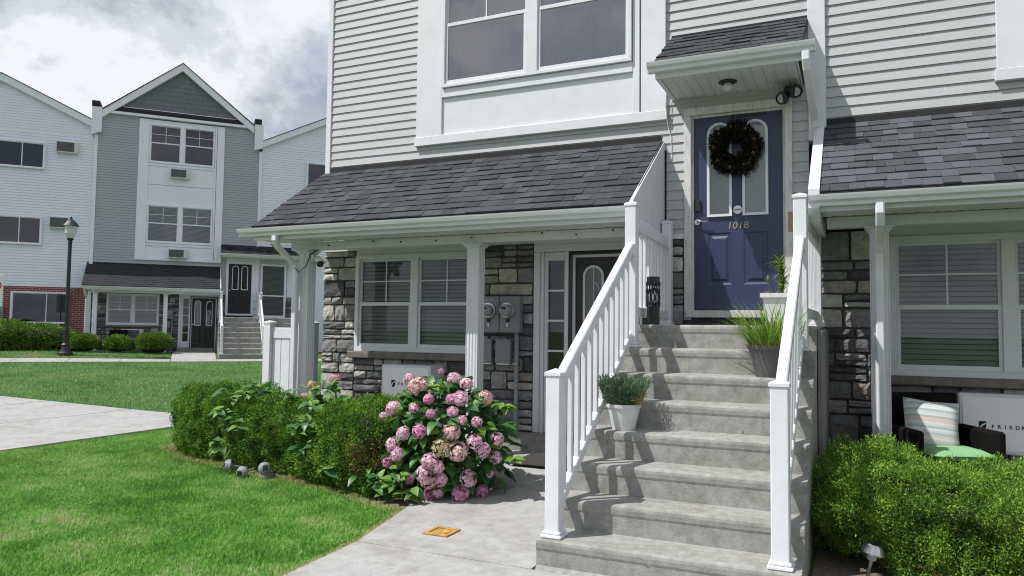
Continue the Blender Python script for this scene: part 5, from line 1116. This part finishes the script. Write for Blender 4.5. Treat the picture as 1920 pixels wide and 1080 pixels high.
# hydrangea: leaf and flower-head meshes shared by the pieces
def leaf_mesh(name, L, W, m, bend, seg=6):
    mb = MB()
    for k in range(seg+1):
        u = k/seg; w = W*.5*math.sin(math.pi*min(1, u**.75*1.0))*(1 if u < .999 else 0)+.001; zb = -bend*u*u*L; mb.v += [(-w, u*L, zb+w*.30), (0, u*L, zb), (w, u*L, zb+w*.30)]
    for k in range(seg): b = 3*k; mb.f += [(b, b+1, b+4, b+3), (b+1, b+2, b+5, b+4)]
    me = mb.mesh(name); me.materials.append(MATS[m]); me.shade_smooth(); return me
LEAF = [leaf_mesh('leaf', .135, .085, 'hyd_leaf', .35), leaf_mesh('leaf', .11, .07, 'hyd_leaf', .15), leaf_mesh('leaf', .12, .08, 'hyd_leaf', .6)]; LEAFL = [leaf_mesh('leaf', .12, .075, 'hyd_leaf_light', .3), leaf_mesh('leaf', .09, .055, 'hyd_leaf_light', .1)]
def head_mesh(m, r_, seed, nfl=125):
    rg = np.random.default_rng(seed); d = rg.normal(0, 1, (nfl*3, 3)); d /= np.linalg.norm(d, axis=1, keepdims=True); d = d[d[:, 2] > -.55][:nfl]; mb = MB()
    for v in d:
        v = Vector(v); c = Vector((v.x*r_, v.y*r_, v.z*r_*.82))*rg.uniform(.9, 1.08); nrm = (v+Vector(rg.normal(0, .25, 3))).normalized(); a = nrm.orthogonal().normalized(); b = nrm.cross(a); s = .0135*rg.uniform(.8, 1.2); rot = rg.uniform(0, 1.57)
        for k in range(4):
            t_ = rot+k*math.pi/2; u = a*math.cos(t_)+b*math.sin(t_); w = nrm.cross(u); q = len(mb.v)
            mb.v += [tuple(c), tuple(c+u*s*.6+w*s*.5+nrm*.003), tuple(c+u*s*1.15+nrm*.0015), tuple(c+u*s*.6-w*s*.5+nrm*.003)]; mb.f.append((q, q+1, q+2, q+3))
    mb.lathe([(0, -r_*.45), (r_*.5, -r_*.3), (r_*.66, 0), (r_*.5, r_*.4), (0, r_*.52)], 0, 0, 8, 0)
    me = mb.mesh('flower_head'); me.materials.append(MATS[m]); return me
HEADS = {'p': [head_mesh('petal_pink', .062, 1), head_mesh('petal_pink', .055, 2)], 'h': [head_mesh('petal_hot', .058, 3)], 'f': [head_mesh('petal_faded', .064, 4), head_mesh('petal_faded', .06, 7)], 't': [head_mesh('petal_tan', .064, 5)]}
def put(name, me, parent, loc, z_axis, spin, sc):
    o = bpy.data.objects.new(name, me); link(o, parent); o.location = Vector(loc)-OFF[parent.name]; q = Vector(z_axis).to_track_quat('Z', 'Y'); o.rotation_mode = 'QUATERNION'
    from mathutils import Quaternion
    o.rotation_quaternion = q @ Quaternion((0, 0, 1), spin); o.scale = (sc, sc, sc); return o
def put_leaf(parent, loc, out, up, sc, rg, light=False):
    out = Vector(out).normalized(); up = Vector(up); up = (up-out*up.dot(out)).normalized(); x = out.cross(up)
    o = bpy.data.objects.new('leaf', rg.choice(LEAFL if light else LEAF)); link(o, parent); m = Matrix((x, out, up)).transposed(); o.location = Vector(loc)-OFF[parent.name]; o.rotation_mode = 'QUATERNION'; o.rotation_quaternion = m.to_quaternion(); o.scale = (sc, sc, sc); return o
def pix(u, v, y):
    """point in the plane y seen at a photo position (used for the flower heads' spots on the bush)"""
    d = fwd + r2*((u-960)/1392.68) + u2*((540-v)/1392.68); k = (y-cam.location.y)/d.y; return cam.location + d*k
hy = thing('hydrangea', 'big hydrangea bush full of pink flower heads beside the walkway', 'hydrangea', (-1.75, -1.85, -1.69))
HC = Vector((-1.83, -1.86, -1.22))
def bush_surface(u, v):
    """nearest point of the bush ellipsoid along the sight line"""
    o = cam.location; d = (fwd + r2*((u-960)/1392.68) + u2*((540-v)/1392.68)).normalized(); S = Vector((1/.60, 1/.50, 1/.56)); oo = Vector([(o[i]-HC[i])*S[i] for i in range(3)]); dd = Vector([d[i]*S[i] for i in range(3)])
    A, B, C_ = dd.dot(dd), oo.dot(dd), oo.dot(oo)-1; disc = B*B-A*C_; k = (-B-math.sqrt(max(disc, 0)))/A; return o+d*k
heads = [(786, 730, 'f', 1.25), (770, 715, 'p', .8), (806, 752, 'h', .7), (742, 768, 'p', .95), (725, 785, 'p', .85), (851, 716, 'p', 1.0), (873, 725, 'p', .8), (828, 703, 'h', .5), (862, 752, 'p', 1.05), (846, 752, 'h', .75), (907, 750, 'f', .9), (849, 775, 'p', .8), (866, 790, 'p', .65), (892, 793, 'p', .75), (780, 768, 'p', .75), (810, 778, 'h', .65), (790, 810, 'h', .95), (761, 813, 'p', .9), (716, 815, 'f', .85), (741, 833, 'p', .85), (848, 810, 'f', 1.1), (829, 838, 't', 1.15), (858, 845, 'f', 1.25), (888, 828, 'p', .95), (902, 843, 'p', 1.0), (928, 823, 'p', .8), (925, 855, 'p', .85), (733, 862, 'h', .85), (750, 850, 'p', .95), (808, 862, 'p', 1.0), (822, 873, 'p', .95), (797, 885, 'p', .95), (806, 897, 'f', 1.0), (828, 895, 'p', .85), (771, 893, 'h', .8), (803, 924, 'h', .9), (823, 918, 'p', .7), (877, 893, 'p', .95), (862, 920, 'h', 1.1), (858, 942, 'p', .95), (901, 917, 'h', .9), (773, 916, 'p', .5), (745, 930, 'f', .7), (915, 885, 'p', .5)]
rg = random.Random(31)
for (u, v_, kd, sc) in heads:
    p = bush_surface(u, v_); nrm = Vector(((p.x-HC.x)/.36, (p.y-HC.y)/.25, (p.z-HC.z)/.31)).normalized(); put('flower_head', rg.choice(HEADS[kd]), hy, p+nrm*.03, (nrm*.8+Vector((0, -.1, .45))), rg.uniform(0, 6), sc*rg.uniform(1.0, 1.14))
nr = np.random.default_rng(77); cnt = 0
while cnt < 285:
    d = nr.normal(0, 1, 3); d /= np.linalg.norm(d)
    if d[2] < -.75 or d[1] > .75: continue
    k = nr.uniform(.80, 1.02); p = HC+Vector((d[0]*.60*k, d[1]*.50*k, d[2]*.56*k))
    if p.z < -1.64: continue
    out = Vector((d[0], d[1], d[2]*.6-.15))+Vector(nr.normal(0, .45, 3)); up = Vector((d[0]*.6, d[1]*.6, .9))+Vector(nr.normal(0, .25, 3))
    put_leaf(hy, p, out, up, nr.uniform(.75, 1.3), rg, light=(nr.random() < .16)); cnt += 1
for (u, v_, n_l) in ((945, 762, 12), (962, 860, 10), (810, 725, 8)):
    c = bush_surface(min(u, 930), v_); c = pix(u, v_, c.y)
    for k in range(n_l): a = k*2.4; put_leaf(hy, c, (math.cos(a), math.sin(a)*.6-.2, .25-.05*k), (0, -.4, 1), .95, rg, light=True)
stm = MB()
for k in range(16): a = k*2.4; e = HC+Vector((math.cos(a)*.42, math.sin(a)*.36, rg.uniform(.05, .4))); stm.tube([(HC.x+rg.uniform(-.1, .1), HC.y+rg.uniform(-.1, .1), -1.72), tuple(HC+Vector((math.cos(a)*.2, math.sin(a)*.2, -.1))), tuple(e)], [.008, .007, .005], 5)
stm.tube([tuple(pix(905, 800, -1.7)), tuple(pix(945, 765, -1.7))], .005, 5).build('stems', 'stem', hy, kind='stuff')
inl = MB(); lm = LEAF[0]
for k in range(620):
    d = nr.normal(0, 1, 3); d /= np.linalg.norm(d); k_ = nr.uniform(.5, .9); p = HC+Vector((d[0]*.60*k_, d[1]*.50*k_, d[2]*.56*k_)); out = (Vector(d)+Vector(nr.normal(0, .6, 3))).normalized(); up = Vector((0, -.3, 1)); up = (up-out*up.dot(out)).normalized(); m3 = Matrix((out.cross(up), out, up)).transposed()
    if p.z > -1.66: inl.add([p+m3@v.co for v in lm.vertices], [tuple(f.vertices) for f in lm.polygons])
inl.build('inner_leaves', 'hyd_leaf', hy, kind='stuff')
# leafy hydrangea shoots growing out of the hedge
h2 = thing('hydrangea', 'leafy hydrangea shoots with three faded flowers growing through the hedge', 'hydrangea', (-3.7, -1.6, -1.69))
spots = [(470, 728, -1.62, 22), (430, 742, -1.66, 16), (505, 735, -1.55, 14), (415, 775, -1.80, 10), (440, 800, -1.84, 10), (410, 835, -1.86, 8), (600, 735, -1.60, 14), (625, 728, -1.60, 14), (585, 760, -1.80, 14), (590, 795, -1.98, 16), (565, 800, -1.98, 10), (598, 830, -2.0, 10), (570, 850, -2.0, 6), (640, 745, -1.7, 8), (545, 738, -1.55, 8), (745, 895, -2.16, 16), (712, 905, -2.16, 14), (765, 918, -2.16, 14), (690, 890, -2.1, 10), (735, 918, -2.16, 12), (620, 880, -2.12, 8)]
nst = MB()
for (u, v_, y, n_l) in spots:
    y = y-.24; c = pix(u, v_, y); nst.tube([(c.x+.03, c.y+.12, -1.5), (c.x+.02, c.y+.06, c.z-.15), tuple(c)], [.007, .006, .004], 5)
    for k in range(n_l):
        a = k*2.4+u; p = c+Vector((nr.normal(0, .06), nr.normal(0, .02)-.01, nr.normal(0, .04))); put_leaf(h2, p, (math.cos(a), -.45+.5*math.sin(a), .25*math.sin(a*1.7)), (0, -.45, 1), nr.uniform(.7, 1.08), rg, light=(nr.random() < .5))
nst.build('stems', 'stem', h2, kind='stuff')
for (u, v_, y, kd) in ((628, 709, -1.50, 'f'), (584, 722, -1.5, 't'), (573, 744, -1.62, 'f')): put('flower_head', rg.choice(HEADS[kd]), h2, pix(u, v_, y), (0, -.2, 1), 1, .85)
# ---------------------------------------------------------------- lawn
def inside(x, y, poly):
    c = np.zeros(len(x), bool); n = len(poly)
    for i in range(n):
        (x1, y1), (x2, y2) = poly[i], poly[(i+1) % n]; c ^= ((y1 > y) != (y2 > y)) & (x < (x2-x1)*(y-y1)/(y2-y1+1e-12)+x1)
    return c
rng = np.random.default_rng(2)
near_lawn = [(wl(-6.5)+.01, -6.5), (wl(-4.24)+.012, -4.24), (wl(-3.46)+.012, -3.46), (wl(-2.7), -2.66)] + [(a+.03, b+.07) for a, b in HF[::-1]] + [(-6.0, -.02), (-7.40, -.02), (-7.40, -6.5)]
def grass(poly, n, L, W, name, m, seed, vis=None, lean=.45, seg=2):
    r_ = np.random.default_rng(seed); p = np.array(poly); lo, hi = p.min(0), p.max(0); xs, ys = [], []; got = 0
    while got < n:
        x = r_.uniform(lo[0], hi[0], n*2); y = r_.uniform(lo[1], hi[1], n*2); k = inside(x, y, poly)
        if vis is not None: k &= vis(x, y, r_)
        xs.append(x[k]); ys.append(y[k]); got += k.sum()
    x = np.concatenate(xs)[:n]; y = np.concatenate(ys)[:n]; B_ = np.stack([x, y, gz(x, y)-.004], 1)
    g = vnoise(B_*np.array([1, 1, 0]), 5, seed+1); Dd = np.stack([r_.normal(0, lean, n)+.25*g, r_.normal(0, lean, n), np.ones(n)], 1)
    V, F_ = blades(B_, Dd, L*(1+.25*vnoise(B_*np.array([1, 1, 0]), 3, seed+2)), W, r_, .7, seg); o = np_mesh(name, V, F_, m); return o
camx, camy = 1.546, -7.76
def infr(x, y, r_):
    q0, q1 = x-camx, y-camy; f_ = -q0*math.sin(YA)+q1*math.cos(YA); s_ = q0*math.cos(YA)+q1*math.sin(YA); d = np.hypot(q0, q1)
    return (f_ > 1) & (s_ > -.95*f_) & (r_.uniform(0, 1, len(x)) < np.clip((5.2/d)**1.3, .15, 1))
g1 = grass(near_lawn, 270000, .036, .0046, 'lawn_grass', 'grass', 3, infr); g1['kind'] = 'stuff'; g1['label'] = 'short bright green lawn left of the walkway'; g1['category'] = 'grass'
c4 = lambda x, y: far_world(x, y)[:2]
far_lawn = [(-6.0, 1.2), (-17.5, 1.2), (-30, -6), c4(-19, -4.92), c4(-1.9, -4.92), c4(3.2, -4.92), c4(12, -4.9), (-4.9, 2.6), (-5.9, 1.3)]
def infr2(x, y, r_):
    q0, q1 = x-camx, y-camy; f_ = -q0*math.sin(YA)+q1*math.cos(YA); s_ = q0*math.cos(YA)+q1*math.sin(YA); d = np.hypot(q0, q1)
    return (f_ > 1) & (s_ > -.85*f_) & (s_ < -.1*f_) & (r_.uniform(0, 1, len(x)) < np.clip((11/d)**1.6, .08, 1))
g2 = grass(far_lawn, 150000, .06, .011, 'far_lawn_grass', 'grass_far', 5, infr2, .5, 1); g2['kind'] = 'stuff'; g2['label'] = 'patchy lawn between the side pavement and the distant building'; g2['category'] = 'grass'
far_bed = [c4(-13, -3.73), c4(-1.95, -3.73), c4(-1.95, -.9), c4(-13, -.9)]
g3 = grass(far_bed, 14000, .06, .014, 'far_verge_grass', 'grass_far', 6, infr2, .5, 2); g3['kind'] = 'stuff'; g3['label'] = 'strip of grass round the distant shrubs'; g3['category'] = 'grass'
# dry grass and litter where the lawn meets the bed and the walkway
rng = np.random.default_rng(9)
def dry_edge(line, n, w, name, label, seed):
    r_ = np.random.default_rng(seed); p = poly_at(line, r_.uniform(0, 1, n)); p = p+r_.normal(0, w, (n, 2)); B_ = np.stack([p[:, 0], p[:, 1], gz(p[:, 0], p[:, 1])+.002], 1)
    V, F_ = blades(B_, np.stack([r_.normal(0, 1, n), r_.normal(0, 1, n), np.full(n, .7)], 1), .035, .005, r_, .9, 2); o = np_mesh(name, V, F_, 'straw'); o['kind'] = 'stuff'; o['label'] = label; o['category'] = 'dry grass'
dry_edge([(wl(y)-.015, y) for y in (-6.0, -4.24, -3.46, -2.8, -2.62)], 7000, .018, 'dry_grass_edge', 'dry grass along the left edge of the walkway', 1)
dry_edge([(a+.03, b-.0) for a, b in HF[1:]], 7000, .035, 'dry_grass_edge', 'dry grass and litter along the foot of the hedge', 2)

g4 = grass(near_lawn, 2600, .032, .015, 'lawn_weeds', 'hyd_leaf_light', 21, lambda x, y, r_: infr(x, y, r_) & (vnoise(np.stack([x, y, 0*x], 1), 4, 5) > .25), .9, 2); g4['kind'] = 'stuff'; g4['label'] = 'broad weed leaves scattered through the near lawn'; g4['category'] = 'weeds'
g5 = grass(near_lawn, 7000, .03, .004, 'lawn_clippings', 'straw', 22, infr, 2.2, 2); g5['kind'] = 'stuff'; g5['label'] = 'dry clippings lying in the near lawn'; g5['category'] = 'clippings'
